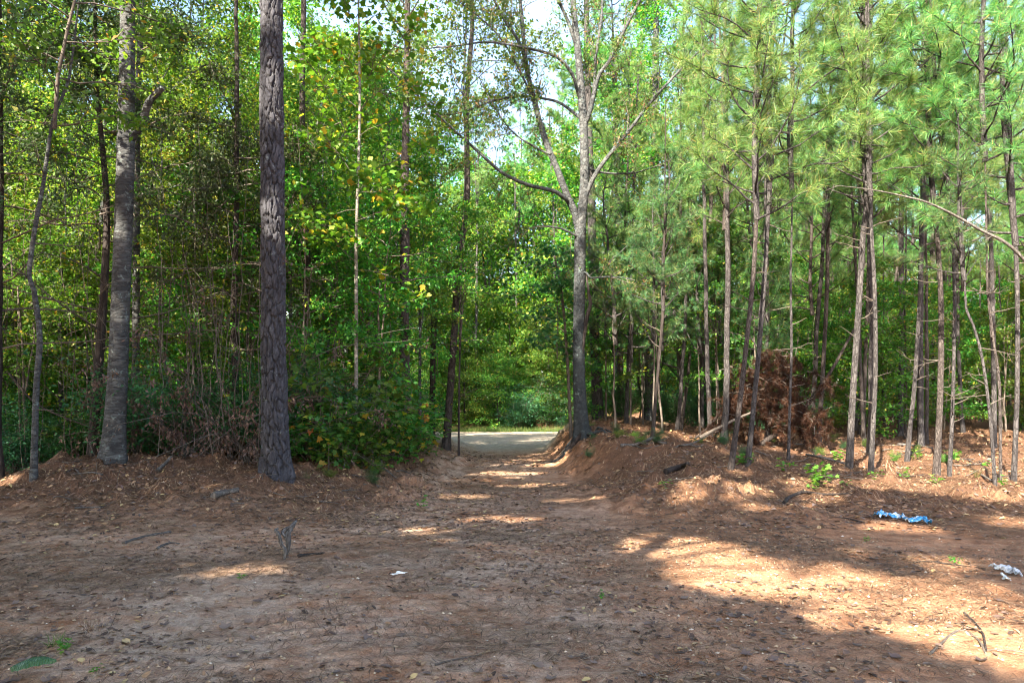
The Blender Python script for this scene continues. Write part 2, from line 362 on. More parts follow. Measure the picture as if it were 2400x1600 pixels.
def H(x, y, fine=True):
    x = np.asarray(x, float); y = np.asarray(y, float)
    yc = np.clip(y, 0, 90)
    # left mound and bank
    eL = 1.5 + 1.3 * S((16 - y) / 5)
    L = 0.55 * S((-x - eL + 0.5) / 2.6) * S((y - 8.6) / 4.4)
    L = L - 0.40 * S((-x - 8.3) / 1.6) * S((y - 8.6) / 4.4) * S((24 - y) / 6)
    L = L + 0.16 * gauss(x, y, -7.2, 13, 1.8, 1.6)
    # right slope
    R = (0.25 + 0.03 * (yc - 13) + 0.0011 * np.maximum(yc - 13, 0) ** 2) * S((x - 1.3) / 1.5) * S((y - 8.5) / 6)
    R = R + 0.48 * S((x - 1.15 - 1.0 * S((18 - y) / 5)) / (0.9 + 1.6 * S((18 - y) / 5))) * S((y - 10.0) / 6.5) * S((8.5 - x) / 4.5) * S((34 - y) / 8)
    R = R + 0.36 * gauss(x, y, 3.3, 11.2, 0.9, 0.6) + 0.14 * gauss(x, y, 2.4, 11.6, 0.8, 0.5) + 0.12 * gauss(x, y, 4.2, 10.1, 0.6, 0.45)
    R = np.where(y > 60, np.minimum(R, 3.2), R)
    h = L + R
    h = h * (0.9 + 0.3 * fbm(x * 0.6 + 3, y * 0.6))
    road = S((y - 28) / 4) * S((54 - y) / 4) * S((13 - x) / 9)
    h = h * (1 - road)
    h = h + 0.25 * S((y - 49) / 6) * S((14 - x) / 6) + 0.02 * np.clip(y - 60, 0, 200) * 0.5
    off = S((np.abs(x) - 0.9) / 1.0) * S((y - 9.0) / 3) * (1 - road)
    h = h + fbm(x * 0.45, y * 0.45) * (0.05 + 0.20 * off)
    h = h + fbm(x * 2.1, y * 2.1) * (0.045 + 0.16 * off)
    if fine:
        h = h + fbm(x * 7, y * 9, 3) * (0.045 + 0.07 * off) + (0.06 + 0.6 * off) * np.maximum(fbm(x * 2.6 + 50, y * 3.2) - 0.08, 0)
        # tyre ridges in the left foreground, running away to the right
        band = gauss(x, y, -1.25, 5.0, 0.85, 0.75)
        h = h + 0.028 * band * np.sin((y * 1.0 - x * 0.32) * 2 * np.pi / 0.19 + 2 * fbm(x * 3, y * 3))
    return h

def Hs(x, y): return float(H(np.array([x]), np.array([y]))[0])

def axis(lo, hi, segs):
    out = [lo]
    for end, st in segs:
        n = max(1, int(round((end - out[-1]) / st))); out += list(np.linspace(out[-1], end, n + 1)[1:])
    return np.array(out)
gx = axis(-600, 600, [(-120, 60), (-40, 8), (-16, 1.0), (-9, 0.16), (-5.5, 0.07), (6.5, 0.05), (11, 0.09), (20, 0.22), (45, 1.0), (120, 8), (600, 60)])
gy = axis(-300, 900, [(-60, 30), (-6, 3), (2.6, 0.3), (3.6, 0.1), (8.5, 0.045), (14, 0.065), (24, 0.14), (34, 0.35), (60, 0.8), (120, 6), (300, 30), (900, 100)])
GX, GY = np.meshgrid(gx, gy)
GZ = H(GX, GY)
nx, ny = len(gx), len(gy)
gv = np.stack([GX, GY, GZ], -1).reshape(-1, 3)
ii = (np.arange(ny - 1)[:, None] * nx + np.arange(nx - 1)[None]).ravel()
gf = np.stack([ii, ii + 1, ii + nx + 1, ii + nx], -1)
gme = MB().add(gv, gf).mesh('ground', M['ground'])
X, Y = gv[:, 0].astype(float), gv[:, 1].astype(float)
offp = np.clip(S((np.abs(X + 0.1) - 1.2) / 2.0) * S((Y - 7.0) / 6.0), 0, 1)
roadm = S((Y - 24) / 5) * S((50 - Y) / 1.2) * S((9 - X) / 4)
straw = 0.28 + 0.56 * offp - 0.30 * gauss(X, Y, 3.4, 11.2, 1.4, 1.2) - 0.28 * gauss(X, Y, 2.8, 6.0, 2.2, 2.6) + 0.14 * S((Y - 8) / 5)
straw = straw - 0.20 * S((9.5 - Y) / 3) * S((1.0 - X) / 2.0) + 0.5 * gauss(X, Y, -3.9, 5.6, 1.2, 0.5)
straw = straw + 0.55 * fbm(X * 0.35 + 8, Y * 0.35)
straw = np.clip(straw * (1 - roadm) + 0.95 * S((Y - 50) / 2), 0, 1)
sandw = np.clip(1.05 - offp * 0.9 - 0.9 * S((X + 0.3) / 2.8), 0, 1)  # grey sand left, warm clay right: also paints cool shade and sunlit warmth
at = gme.attributes.new('cover', 'FLOAT_VECTOR', 'POINT')
at.data.foreach_set('vector', np.stack([straw, sandw, roadm], -1).astype(np.float32).ravel())
tag(mobj('ground', gme), 'reddish clay forest floor with leaf litter and a worn track', 'ground', kind='structure')

def pxr(w, px, Y):      # trunk radius from its width in the photo (a round stem off the axis looks wider)
    return 0.88 * w / FPX * Y / 2 * math.cos(math.atan((px - CX) / FPX))
def ray(px, py, Y): return np.array([(px - CX) / FPX * Y, Y, CAMH + (HY - py) / FPX * Y])
def hit(px, py, lo=3.5, hi=70.0):
    t = np.arange(lo, hi, 0.03)
    x = (px - CX) / FPX * t; z = CAMH + (HY - py) / FPX * t
    d = z - H(x, t)
    k = np.argmax(d <= 0)
    if d[k] > 0: k = len(t) - 1
    return float(t[k])

# ------------------------------------------------------------------ crown variants
def limb_curve(p, d, L, n=6, up=0.0, wob=0.12):
    pts = [np.array(p, float)]; d = nrm(d)
    for i in range(n - 1):
        d = nrm(d + rng.normal(0, wob, 3) + np.array([0, 0, up]))
        pts.append(pts[-1] + d * L / (n - 1))
    return np.array(pts)

def gen_broad(seed, Hc, R, nprim, nleaf, leaf, mats, el=(10, 50), shape=None, sig=0.26, flat=0.6, base=0.0, droop=0.15, nsec=6, lw=0.55, r0=0.05, tmin=0.0, leader=True):
    global rng
    rng = np.random.default_rng(seed)
    mb = MB(); C = []
    if leader:
        ax = np.stack([rng.normal(0, 0.06, 7).cumsum() * 0.8, rng.normal(0, 0.06, 7).cumsum() * 0.8, np.linspace(-0.5, Hc * 0.93, 7)], -1)
        ax[0, :2] = 0
        mb.add(*tube(ax, np.linspace(r0, r0 * 0.2, 7), 6), 0)
    for i in range(nprim):
        t = tmin + (1 - tmin) * ((i + rng.random()) / nprim)
        az = i * 2.399 + rng.normal(0, 0.35)
        prof = math.sqrt(max(0.05, 1 - (2 * (t * 0.9 + 0.08) - 0.85) ** 2 / 1.35))
        L = R * prof * rng.uniform(0.55, 1.12)
        e = math.radians(rng.uniform(*el) + 20 * t)
        k = min(6, int(t * 6)); st = (ax[k] * (1 - (t * 6 - k)) + ax[min(6, k + 1)] * (t * 6 - k)) if leader else np.array([0, 0, t * Hc])
        P = limb_curve(st, (math.cos(az) * math.cos(e), math.sin(az) * math.cos(e), math.sin(e)), L, 7, -0.02, 0.16)
        mb.add(*tube(P, np.linspace(r0 * 0.45, 0.006, 7), 4), 0)
        for s in range(nsec):
            u = 0.25 + 0.75 * (s + rng.random()) / nsec
            q = P[min(5, int(u * 6))] * (1 - (u * 6) % 1) + P[min(6, int(u * 6) + 1)] * ((u * 6) % 1)
            d = nrm(P[min(6, int(u * 6) + 1)] - P[max(0, int(u * 6) - 1)]) * 0.6 + rng.normal(0, 0.6, 3) * np.array([1, 1, flat])
            Ls = L * rng.uniform(0.2, 0.42)
            Q = limb_curve(q, d, Ls, 4, 0.0, 0.2)
            mb.add(*tube(Q, np.linspace(0.011, 0.004, 4), 3), 0)
            C.append(Q[1:]); C.append(P[-1:])
    C = np.vstack(C)
    k = rng.integers(0, len(C), nleaf)
    c = C[k] + rng.normal(0, 1, (nleaf, 3)) * np.array([sig, sig, sig * flat])
    if shape is None: mb.add(*leaf_quads(c, leaf, lw, droop=droop, spread=0.7), 1)
    else: mb.add(*leaf_shapes(c, leaf, shape, droop=droop), 1)
    return mb.mesh('crown', mats)

def gen_pine(seed, Hc, R, nbr, mats, nper=26, L=0.2, dens=1.0, el=(5, 40), w=0.008, top=0.2, dead=0):
    global rng
    rng = np.random.default_rng(seed)
    mb = MB(); C = []; D = []
    ax = np.stack([rng.normal(0, 0.04, 9).cumsum(), rng.normal(0, 0.04, 9).cumsum(), np.linspace(-0.4, Hc, 9)], -1); ax[0, :2] = 0
    mb.add(*tube(ax, np.linspace(0.06, 0.012, 9), 6), 0)
    for i in range(nbr):
        t = (i + rng.random()) / nbr
        az = i * 2.399 + rng.normal(0, 0.4); e = math.radians(rng.uniform(*el) + 15 * t)
        Lb = R * (1 - (1 - top) * t ** 1.2) * rng.uniform(0.5, 1.1) * (0.75 + 0.25 * min(1, t * 5))
        st = np.array([np.interp(t * 8, range(9), ax[:, j]) for j in range(3)])
        P = limb_curve(st, (math.cos(az) * math.cos(e), math.sin(az) * math.cos(e), math.sin(e)), Lb, 7, 0.07, 0.13)
        mb.add(*tube(P, np.linspace(0.018 + 0.008 * (1 - t), 0.005, 7), 4), 0)
        if i < dead: continue
        C.append(P[-1:]); D.append(P[-1:] - P[-2:-1])
        for s in range(max(2, int(Lb * 4.5 * dens))):
            u = rng.uniform(0.3, 1.0)
            q = np.array([np.interp(u * 6, range(7), P[:, j]) for j in range(3)])
            d = nrm(P[-1] - P[0]) * 0.7 + rng.normal(0, 0.6, 3) + np.array([0, 0, 0.25])
            Q = limb_curve(q, d, rng.uniform(0.2, 0.55), 3, 0.08, 0.15)
            mb.add(*tube(Q, [0.007, 0.005, 0.004], 3), 0)
            C.append(Q[2:]); D.append(Q[2:] - Q[1:2])
            if rng.random() < 0.5: C.append(Q[1:2]); D.append(Q[2:] - Q[1:2])
    mb.add(*needles(np.vstack(C), np.vstack(D), nper, L, w), 1)
    return mb.mesh('crown', mats)

def gen_shrub(seed, Hs_, R, nst, nleaf, leaf, mats, shape=None, sig=0.16, lw=0.55, droop=0.15):
    global rng
    rng = np.random.default_rng(seed)
    mb = MB(); C = []
    for i in range(nst):
        az = rng.uniform(0, 6.28); e = math.radians(rng.uniform(48, 88))
        P = limb_curve((rng.normal(0, 0.1), rng.normal(0, 0.1), -0.05), (math.cos(az) * math.cos(e), math.sin(az) * math.cos(e), math.sin(e)), Hs_ * rng.uniform(0.5, 1.05), 7, -0.03, 0.13)
        mb.add(*tube(P, np.linspace(0.014, 0.004, 7), 4), 0)
        for s in range(7):
            u = rng.uniform(0.2, 1)
            q = np.array([np.interp(u * 6, range(7), P[:, j]) for j in range(3)])
            a2 = rng.uniform(0, 6.28)
            Q = limb_curve(q, (math.cos(a2), math.sin(a2), rng.uniform(-0.1, 0.6)), R * rng.uniform(0.3, 0.8), 4, -0.03, 0.2)
            mb.add(*tube(Q, np.linspace(0.006, 0.003, 4), 3), 0)
            C.append(Q[1:])
    C = np.vstack(C)
    c = C[rng.integers(0, len(C), nleaf)] + rng.normal(0, 1, (nleaf, 3)) * np.array([sig, sig, sig * 0.6])
    c[:, 2] = np.maximum(c[:, 2], 0.03)
    if shape is None: mb.add(*leaf_quads(c, leaf, lw, droop=droop, spread=0.6), 1)
    else: mb.add(*leaf_shapes(c, leaf, shape, droop=droop, spread=0.45), 1)
    return mb.mesh('foliage', mats)

V = {}
V['hard'] = [gen_broad(100 + i, 9.0, 3.4, 30, 10500, 0.14, [M['oak_bark'], M['hard_leaf']], sig=0.22) for i in range(4)]
V['far'] = [gen_broad(120 + i, 12.0, 4.6, 40, 11000, 0.22, [M['oak_bark'], M['hard_leaf']], sig=0.28, nsec=7) for i in range(4)]
V['farlow'] = [gen_broad(130 + i, 7.0, 3.2, 34, 7500, 0.20, [M['dark_bark'], M['under_leaf']], sig=0.24, nsec=6, el=(0, 30)) for i in range(3)]
V['yellow'] = [gen_broad(140 + i, 7.0, 2.6, 24, 6500, 0.125, [M['oak_bark'], M['yellow_leaf']], sig=0.22) for i in range(2)]
V['sap'] = [gen_broad(150 + i, 4.6, 1.8, 20, 4200, 0.115, [M['twig'], M['under_leaf']], el=(0, 28), sig=0.15, flat=0.4, r0=0.03) for i in range(5)]
V['pine'] = [gen_pine(200 + i, 9.0, 2.5, 46, [M['pine_bark_red'], M['needle']], nper=44, L=0.26, w=0.008, dens=1.35) for i in range(4)]
V['pinelow'] = [gen_pine(210 + i, 9.5, 2.5, 50, [M['pine_bark'], M['needle']], el=(-8, 35), nper=44, L=0.25, w=0.0075, dens=1.3) for i in range(3)]
V['youngpine'] = [gen_pine(220 + i, 4.2, 1.7, 26, [M['pine_bark'], M['needle_shaded']], dens=1.8, el=(-5, 35), L=0.19, w=0.010, nper=32) for i in range(3)]
V['farpine'] = [gen_pine(230 + i, 9.0, 3.4, 40, [M['pine_bark'], M['needle']], dens=1.2, L=0.32, w=0.02, nper=28) for i in range(3)]
V['shrub'] = [gen_shrub(300 + i, 2.1, 0.9, 11, 2500, 0.095, [M['twig'], M['under_leaf']]) for i in range(4)]
V['darkshrub'] = [gen_shrub(310 + i, 2.6, 1.1, 12, 3800, 0.085, [M['twig'], M['dark_leaf']]) for i in range(3)]
V['maple'] = [gen_shrub(320 + i, 1.7, 0.8, 9, 900, 0.105, [M['twig'], M['maple_leaf']], shape=STAR, sig=0.15) for i in range(4)]

def gen_trunk(seed, h, r, sides, mat, wob=0.05, ev=0.45):
    global rng
    rng = np.random.default_rng(seed)
    n = int(h / ev) + 1
    z = np.linspace(-0.15, h, n)
    w = np.stack([rng.normal(0, wob, n).cumsum() * 0.25, rng.normal(0, wob, n).cumsum() * 0.25, z], -1); w[0:2, :2] = 0
    R = r * (1 - 0.55 * z / h) * (1 + 0.35 * np.exp(-np.maximum(z, 0) / 0.3))
    return MB().add(*tube(w, R, sides, jit=0.03)).mesh('trunk', mat)
TR = {}
TR['pine'] = [gen_trunk(400 + i, 14, 0.085, 9, M['pine_bark']) for i in range(3)]
TR['pinered'] = [gen_trunk(410 + i, 14, 0.075, 9, M['pine_bark_red']) for i in range(3)]
TR['hard'] = [gen_trunk(420 + i, 11, 0.13, 10, M['grey_bark'], 0.08) for i in range(3)]
TR['dark'] = [gen_trunk(430 + i, 11, 0.12, 9, M['dark_bark'], 0.09) for i in range(2)]
TR['sap'] = [gen_trunk(440 + i, 3.4, 0.03, 6, M['twig'], 0.09) for i in range(3)]

# ------------------------------------------------------------------ hand-placed trees
PLACED = []      # (x, y, r) taken by trunks
def world_poly(pts, Y, base=True):
    P = np.array([ray(a, b, Y) for a, b in pts])
    return P

def trunk_mesh(P, R, mat, sides=14, step=0.22, flare=0.45, fl=0.35, jit=0.02):
    Q, par = catmull(P, step)
    r = np.interp(par, range(len(R)), R)
    z = Q[:, 2] - Q[0, 2]
    r = r * (1 + flare * np.exp(-np.maximum(z, 0) / fl))
    v, f = tube(Q, r, sides, jit=jit)
    return MB().add(v, f).mesh('trunk', mat)

def stubs(e, P, n, zlo, zhi, Lr=(0.15, 0.6), mat=None):
    Q, par = catmull(P, 0.2)
    idx = np.where((Q[:, 2] - Q[0, 2] > zlo) & (Q[:, 2] - Q[0, 2] < zhi))[0]
    if len(idx) == 0: return
    for i in range(n):
        mb = MB()
        q = Q[rng.choice(idx)]; az = rng.uniform(0, 6.28)
        L = rng.uniform(*Lr)
        B = limb_curve(q, (math.cos(az), math.sin(az), rng.uniform(-0.1, 0.5)), L, 5, rng.uniform(-0.03, 0.1), 0.15)
        mb.add(*tube(B, np.linspace(0.012, 0.003, 5), 4), 0)
        if L > 0.5:
            for s in range(3):
                u = rng.integers(1, 4)
                B2 = limb_curve(B[u], rng.normal(0, 1, 3) + np.array([math.cos(az), math.sin(az), 0]), L * 0.35, 3, 0, 0.2)
                mb.add(*tube(B2, [0.006, 0.004, 0.002], 3), 0)
        mobj('dead_branch', mb.mesh('dead_branch', mat or M['twig']), e)

def hand_tree(name, label, cat, pts, wpx, mat, Y=None, top=None, crown=None, crown_z=None, csc=1.0, group=None, nst=0, stz=(1.2, 6), stl=(0.15, 0.6), sides=14, flare=0.45, lean_out=0.0):
    """pts: pixels from the base upwards; wpx: width in pixels at each; the trunk goes on past the frame to height `top`."""
    bx, by = pts[0]
    if Y is None: Y = hit(bx, by)
    P = world_poly(pts, Y)
    P[:, 1] += lean_out * (P[:, 2] - P[0, 2])
    base = np.array([P[0, 0], Y, Hs(P[0, 0], Y)])
    P[0] = base
    R = [pxr(w, bx, Y) for w in wpx]
    if top and top > P[-1, 2] - base[2]:
        d = nrm(P[-1] - P[-2]); d = nrm(d * np.array([0.5, 0.5, 1]))
        k = (top + base[2] - P[-1, 2]) / max(d[2], 0.3)
        P = np.vstack([P, P[-1] + d * k]); R = R + [R[-1] * 0.3]
    P = np.vstack([P[0] + (P[0] - P[1]) * (0.25 / max(0.1, np.linalg.norm(P[1] - P[0]))), P]); R = [R[0]] + R
    L = P - base
    e = empty(name, base); tag(e, label, cat, group)
    mobj('trunk', trunk_mesh(L, R, mat, sides, flare=flare), e)
    if nst:
        stubs(e, L[1:], nst, stz[0], stz[1], stl)
    if crown is not None:
        cz = crown_z if crown_z is not None else 5.0
        Q, _ = catmull(L, 0.2)
        k = int(np.argmin(np.abs(Q[:, 2] - cz))); k2 = min(len(Q) - 1, k + 8)
        d = nrm(Q[k2] - Q[max(0, k - 4)])
        o = mobj('crown', crown, e, Q[k], (-math.asin(np.clip(d[1], -1, 1)), math.asin(np.clip(d[0], -1, 1)), 0), csc)
    PLACED.append((base[0], base[1], 0.7))
    return e, L, R, base, Y

# --- the big pine with plated bark: its plates are real relief
def plated_trunk(P, R, mat, nth=110, dz=0.02, seed=3, plate=(0.085, 0.25), depth=0.042, fl_=0.11):
    g = np.random.default_rng(seed)
    Q, par = catmull(P, dz); r = np.interp(par, range(len(R)), R)
    z = Q[:, 2]
    r = r * (1 + 0.42 * np.exp(-np.maximum(z, 0) / 0.45))
    th = np.linspace(0, 2 * np.pi, nth, endpoint=False)
    circ = 2 * np.pi * float(np.mean(R))
    ncol = int(circ / plate[0]); nrow = int((z.max() - z.min()) / plate[1]) + 3
    A, Z = np.meshgrid(th / (2 * np.pi) * ncol, (z - z.min()) / plate[1] + 1)
    A = A + fbm(A * 0.6 + 40, Z * 1.1, 3) * 1.5; Z = Z + fbm(A * 1.3 + 9, Z * 0.8 + 33, 3) * 1.2
    jit = g.random((nrow + 3, ncol, 3))
    ci = np.floor(A).astype(int); ri = np.floor(Z).astype(int)
    F1 = np.full(A.shape, 9.0); F2 = F1.copy(); hh = np.zeros(A.shape)
    for di in (-1, 0, 1):
        for dj in (-1, 0, 1):
            c = (ci + dj) % ncol; rr_ = np.clip(ri + di, 0, nrow + 2)
            da = (ci + dj + 0.5 + (jit[rr_, c, 0] - 0.5) * 0.8) - A
            dzz = (ri + di + jit[rr_, c, 1]) - Z
            d = np.sqrt(da ** 2 + dzz ** 2 * 0.8)
            nw = d < F1
            F2 = np.where(nw, F1, np.minimum(F2, d)); hh = np.where(nw, jit[rr_, c, 2], hh); F1 = np.where(nw, d, F1)
    pl = S((F2 - F1 - 0.05) / 0.14)
    disp = depth * (pl * (0.75 + 0.5 * hh) - 0.8) + 0.006 * fbm(A * 5, Z * 9, 3)
    flute = fl_ * np.exp(-np.maximum(z, 0) / 0.5)[:, None] * np.cos(th * 5 + 1)[None]
    rr = r[:, None] * (1 + flute) + disp
    v = np.stack([Q[:, 0:1] + rr * np.cos(th), Q[:, 1:2] + rr * np.sin(th), np.repeat(Q[:, 2:3], nth, 1)], -1).reshape(-1, 3)
    n = len(Q)
    i = np.arange(n - 1)[:, None] * nth; j = np.arange(nth)[None]; jn = (j + 1) % nth
    f = np.stack([i + j, i + jn, i + nth + jn, i + nth + j], -1).reshape(-1, 4)
    return MB().add(v, f).mesh('trunk', mat)

Yp = hit(654, 1120)
Pp = world_poly([(650, 1122), (643, 914), (640, 574), (637, 250), (636, 0), (634, -500)], Yp)
bp = np.array([Pp[0, 0], Yp, Hs(Pp[0, 0], Yp)]); Lp = Pp - bp; Lp[0, 2] = -0.15
Rp = [pxr(w, 645, Yp) for w in (68, 68, 64, 61, 59, 50)]
e = empty('pine_tree', bp); tag(e, 'large mature pine with plated purple-grey bark and lichen-spotted flared base left of the track', 'tree')
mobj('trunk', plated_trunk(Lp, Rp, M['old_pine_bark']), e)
mobj('crown', V['farpine'][0], e, (Lp[-1, 0], 0, Lp[-1, 2] - 1.5), (0, 0, 1), 1.0)
PLACED.append((bp[0], bp[1], 1.0))

# --- thick grey tree, far left
Yt = hit(266, 1076)
Pt = world_poly([(264, 1078), (275, 900), (281, 749), (294, 383), (298, 130), (300, 0), (304, -420)], Yt)
bt = np.array([Pt[0, 0], Yt, Hs(Pt[0, 0], Yt)]); Lt = Pt - bt; Lt[0, 2] = -0.15
Rt = [pxr(w, 280, Yt) for w in (58, 56, 53, 50, 43, 41, 34)]
e = empty('hardwood_tree', bt); tag(e, 'thick grey smooth-barked tree with a broken limb stub, far left on the mound', 'tree')
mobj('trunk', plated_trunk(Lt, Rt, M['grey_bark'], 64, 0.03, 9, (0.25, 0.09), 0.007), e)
Ps = world_poly([(300, 330), (340, 292), (365, 255), (404, 226)], Yt) - bt; Ps[:, 1] += [0, -0.1, -0.25, -0.35]
mb = MB(); Qs, pr = catmull(Ps, 0.08); capped(mb, Qs, np.interp(pr, range(4), [0.09, 0.075, 0.06, 0.052]), 10, 0, 0.05)
mobj('broken_limb', mb.mesh('broken_limb', M['grey_bark']), e)
mobj('crown', V['hard'][1], e, Lt[-1] + np.array([0, 0, -1.0]), (0, 0, 0.5), 0.6)
PLACED.append((bt[0], bt[1], 1.0))

# --- other trees whose stems can be picked out: label, pixels from base up, widths
LEFT = [
 ('cedar_tree', 'dark slender cedar stem close to the left side of the thick grey tree', [(216, 1068), (232, 850), (246, 640), (249, 460), (230, 230), (222, 0)], [30, 27, 22, 18, 13, 11], 'dark_bark', 14.0, 11, None, 0, 0),
 ('hardwood_tree', 'mottled vine-hung tree just behind the thick grey tree on its right', [(318, 1060), (318, 873), (320, 541), (322, 268), (333, 0)], [24, 22, 20, 18, 15], 'grey_bark', 15.5, 14, 'sap', 11.5, 3),
 ('hardwood_tree', 'crooked thin tree with a bent stem at the far left, reddish lit foot', [(79, 1122), (85, 914), (93, 790), (79, 678), (68, 645), (81, 541), (100, 440), (111, 363), (126, 275), (153, 210), (168, 145)], [20, 18, 17, 15, 14, 14, 12, 11, 10, 9, 7], 'grey_bark', None, 9, 'sap', 6.5, 8),
 ('hardwood_tree', 'leaning pale-grey tree seen between the crooked stem and the dark cedar', [(205, 1000), (212, 700), (228, 600), (240, 480)], [15, 14, 12, 10], 'oak_bark', 20, 11, 'hard', 9, 3),
 ('pine_tree', 'straight slim pine with reddish flaky bark just right of the large plated pine', [(706, 1040), (709, 860), (719, 666), (719, 574), (712, 344), (708, 230), (712, 0)], [24, 21, 19, 18, 16, 15, 14], 'pine_bark_red', 17.5, 16, 'pine', 12.0, 14),
 ('hardwood_tree', 'pale forked tree in the wood behind the large plated pine, on its left', [(584, 1000), (582, 700), (586, 574), (580, 420), (572, 350)], [14, 14, 13, 12, 9], 'pale_bark', 26, 13, 'hard', 7, 5),
 ('hardwood_tree', 'thin grey tree hidden half behind the large plated pine on its right', [(682, 1030), (682, 800), (678, 520), (690, 420), (705, 340)], [11, 11, 10, 8, 6], 'oak_bark', 19, 10, 'sap', 6.0, 3),
 ('pine_tree', 'rough dark pine with ragged bark standing left of the track, ivy at mid height', [(952, 1042), (949, 873), (947, 749), (949, 583), (949, 383), (952, 268)], [33, 28, 26, 25, 22, 20], 'pine_bark_red', None, 17, 'pine', 11.0, 12),
 ('hardwood_tree', 'crooked dark tree between the ragged pine and the leaning trackside tree', [(1012, 1030), (1013, 956), (1015, 832), (1017, 749), (1007, 695), (1013, 645), (1011, 541), (1012, 470)], [18, 16, 15, 16, 14, 12, 9, 7], 'dark_bark', None, 10, 'sap', 7.0, 6),
 ('hardwood_tree', 'dark tree leaning right at the left edge of the track opening', [(1046, 1048), (1052, 956), (1061, 832), (1069, 707), (1079, 583), (1094, 459), (1094, 344), (1094, 230), (1106, 77), (1107, 0)], [22, 20, 19, 19, 19, 17, 15, 14, 12, 10], 'pine_bark_red', None, 16, 'hard', 11.5, 6),
 ('sapling', 'thin dark sapling at the right of the leaning trackside tree', [(1075, 1036), (1076, 915), (1079, 760), (1081, 640)], [6, 5, 5, 4], 'dark_bark', 21, 7, 'sap', 4.0, 3),
 ('pine_tree', 'pale bare-looking stem leaning right in front of green foliage left of the ragged pine', [(862, 1000), (862, 760), (868, 660), (885, 540), (893, 470)], [10, 10, 10, 8, 6], 'pale_bark', 22, 10, 'sap', 6.5, 5),
]
CENTRE = [
 ('pine_tree', 'straight pine standing right behind the forked tree at the track', [(1402, 980), (1394, 800), (1392, 686), (1388, 574), (1386, 470), (1380, 300), (1374, 0)], [30, 27, 25, 23, 22, 18, 14], 'pine_bark', 26, 19, 'pine', 12.5, 10),
 ('pine_tree', 'dark straight pine a little right of the forked tree', [(1455, 975), (1453, 800), (1452, 707), (1450, 600), (1445, 425), (1440, 300)], [17, 16, 15, 14, 12, 10], 'pine_bark', 27, 16, 'farpine', 9.5, 8),
 ('hardwood_tree', 'tall grey leafy tree between the forked tree and the right-hand pines', [(1520, 985), (1524, 800), (1530, 600), (1532, 420), (1535, 250), (1537, 60)], [26, 24, 22, 20, 18, 14], 'grey_bark', 26, 19, 'hard', 8.0, 6),
 ('sapling', 'slim dark stem of a young pine on the bank right of the forked tree', [(1529, 1030), (1536, 940), (1543, 862), (1554, 729), (1556, 640)], [10, 9, 8, 8, 6], 'dark_bark', None, 8.5, 'youngpine', 3.6, 4),
 ('sapling', 'slim stem with a sunlit foot on the bank left of the paired pines', [(1596, 1006), (1606, 930), (1614, 862), (1623, 729), (1628, 600)], [10, 9, 8, 7, 5], 'pine_bark_red', None, 8.5, 'youngpine', 4.2, 4),
]
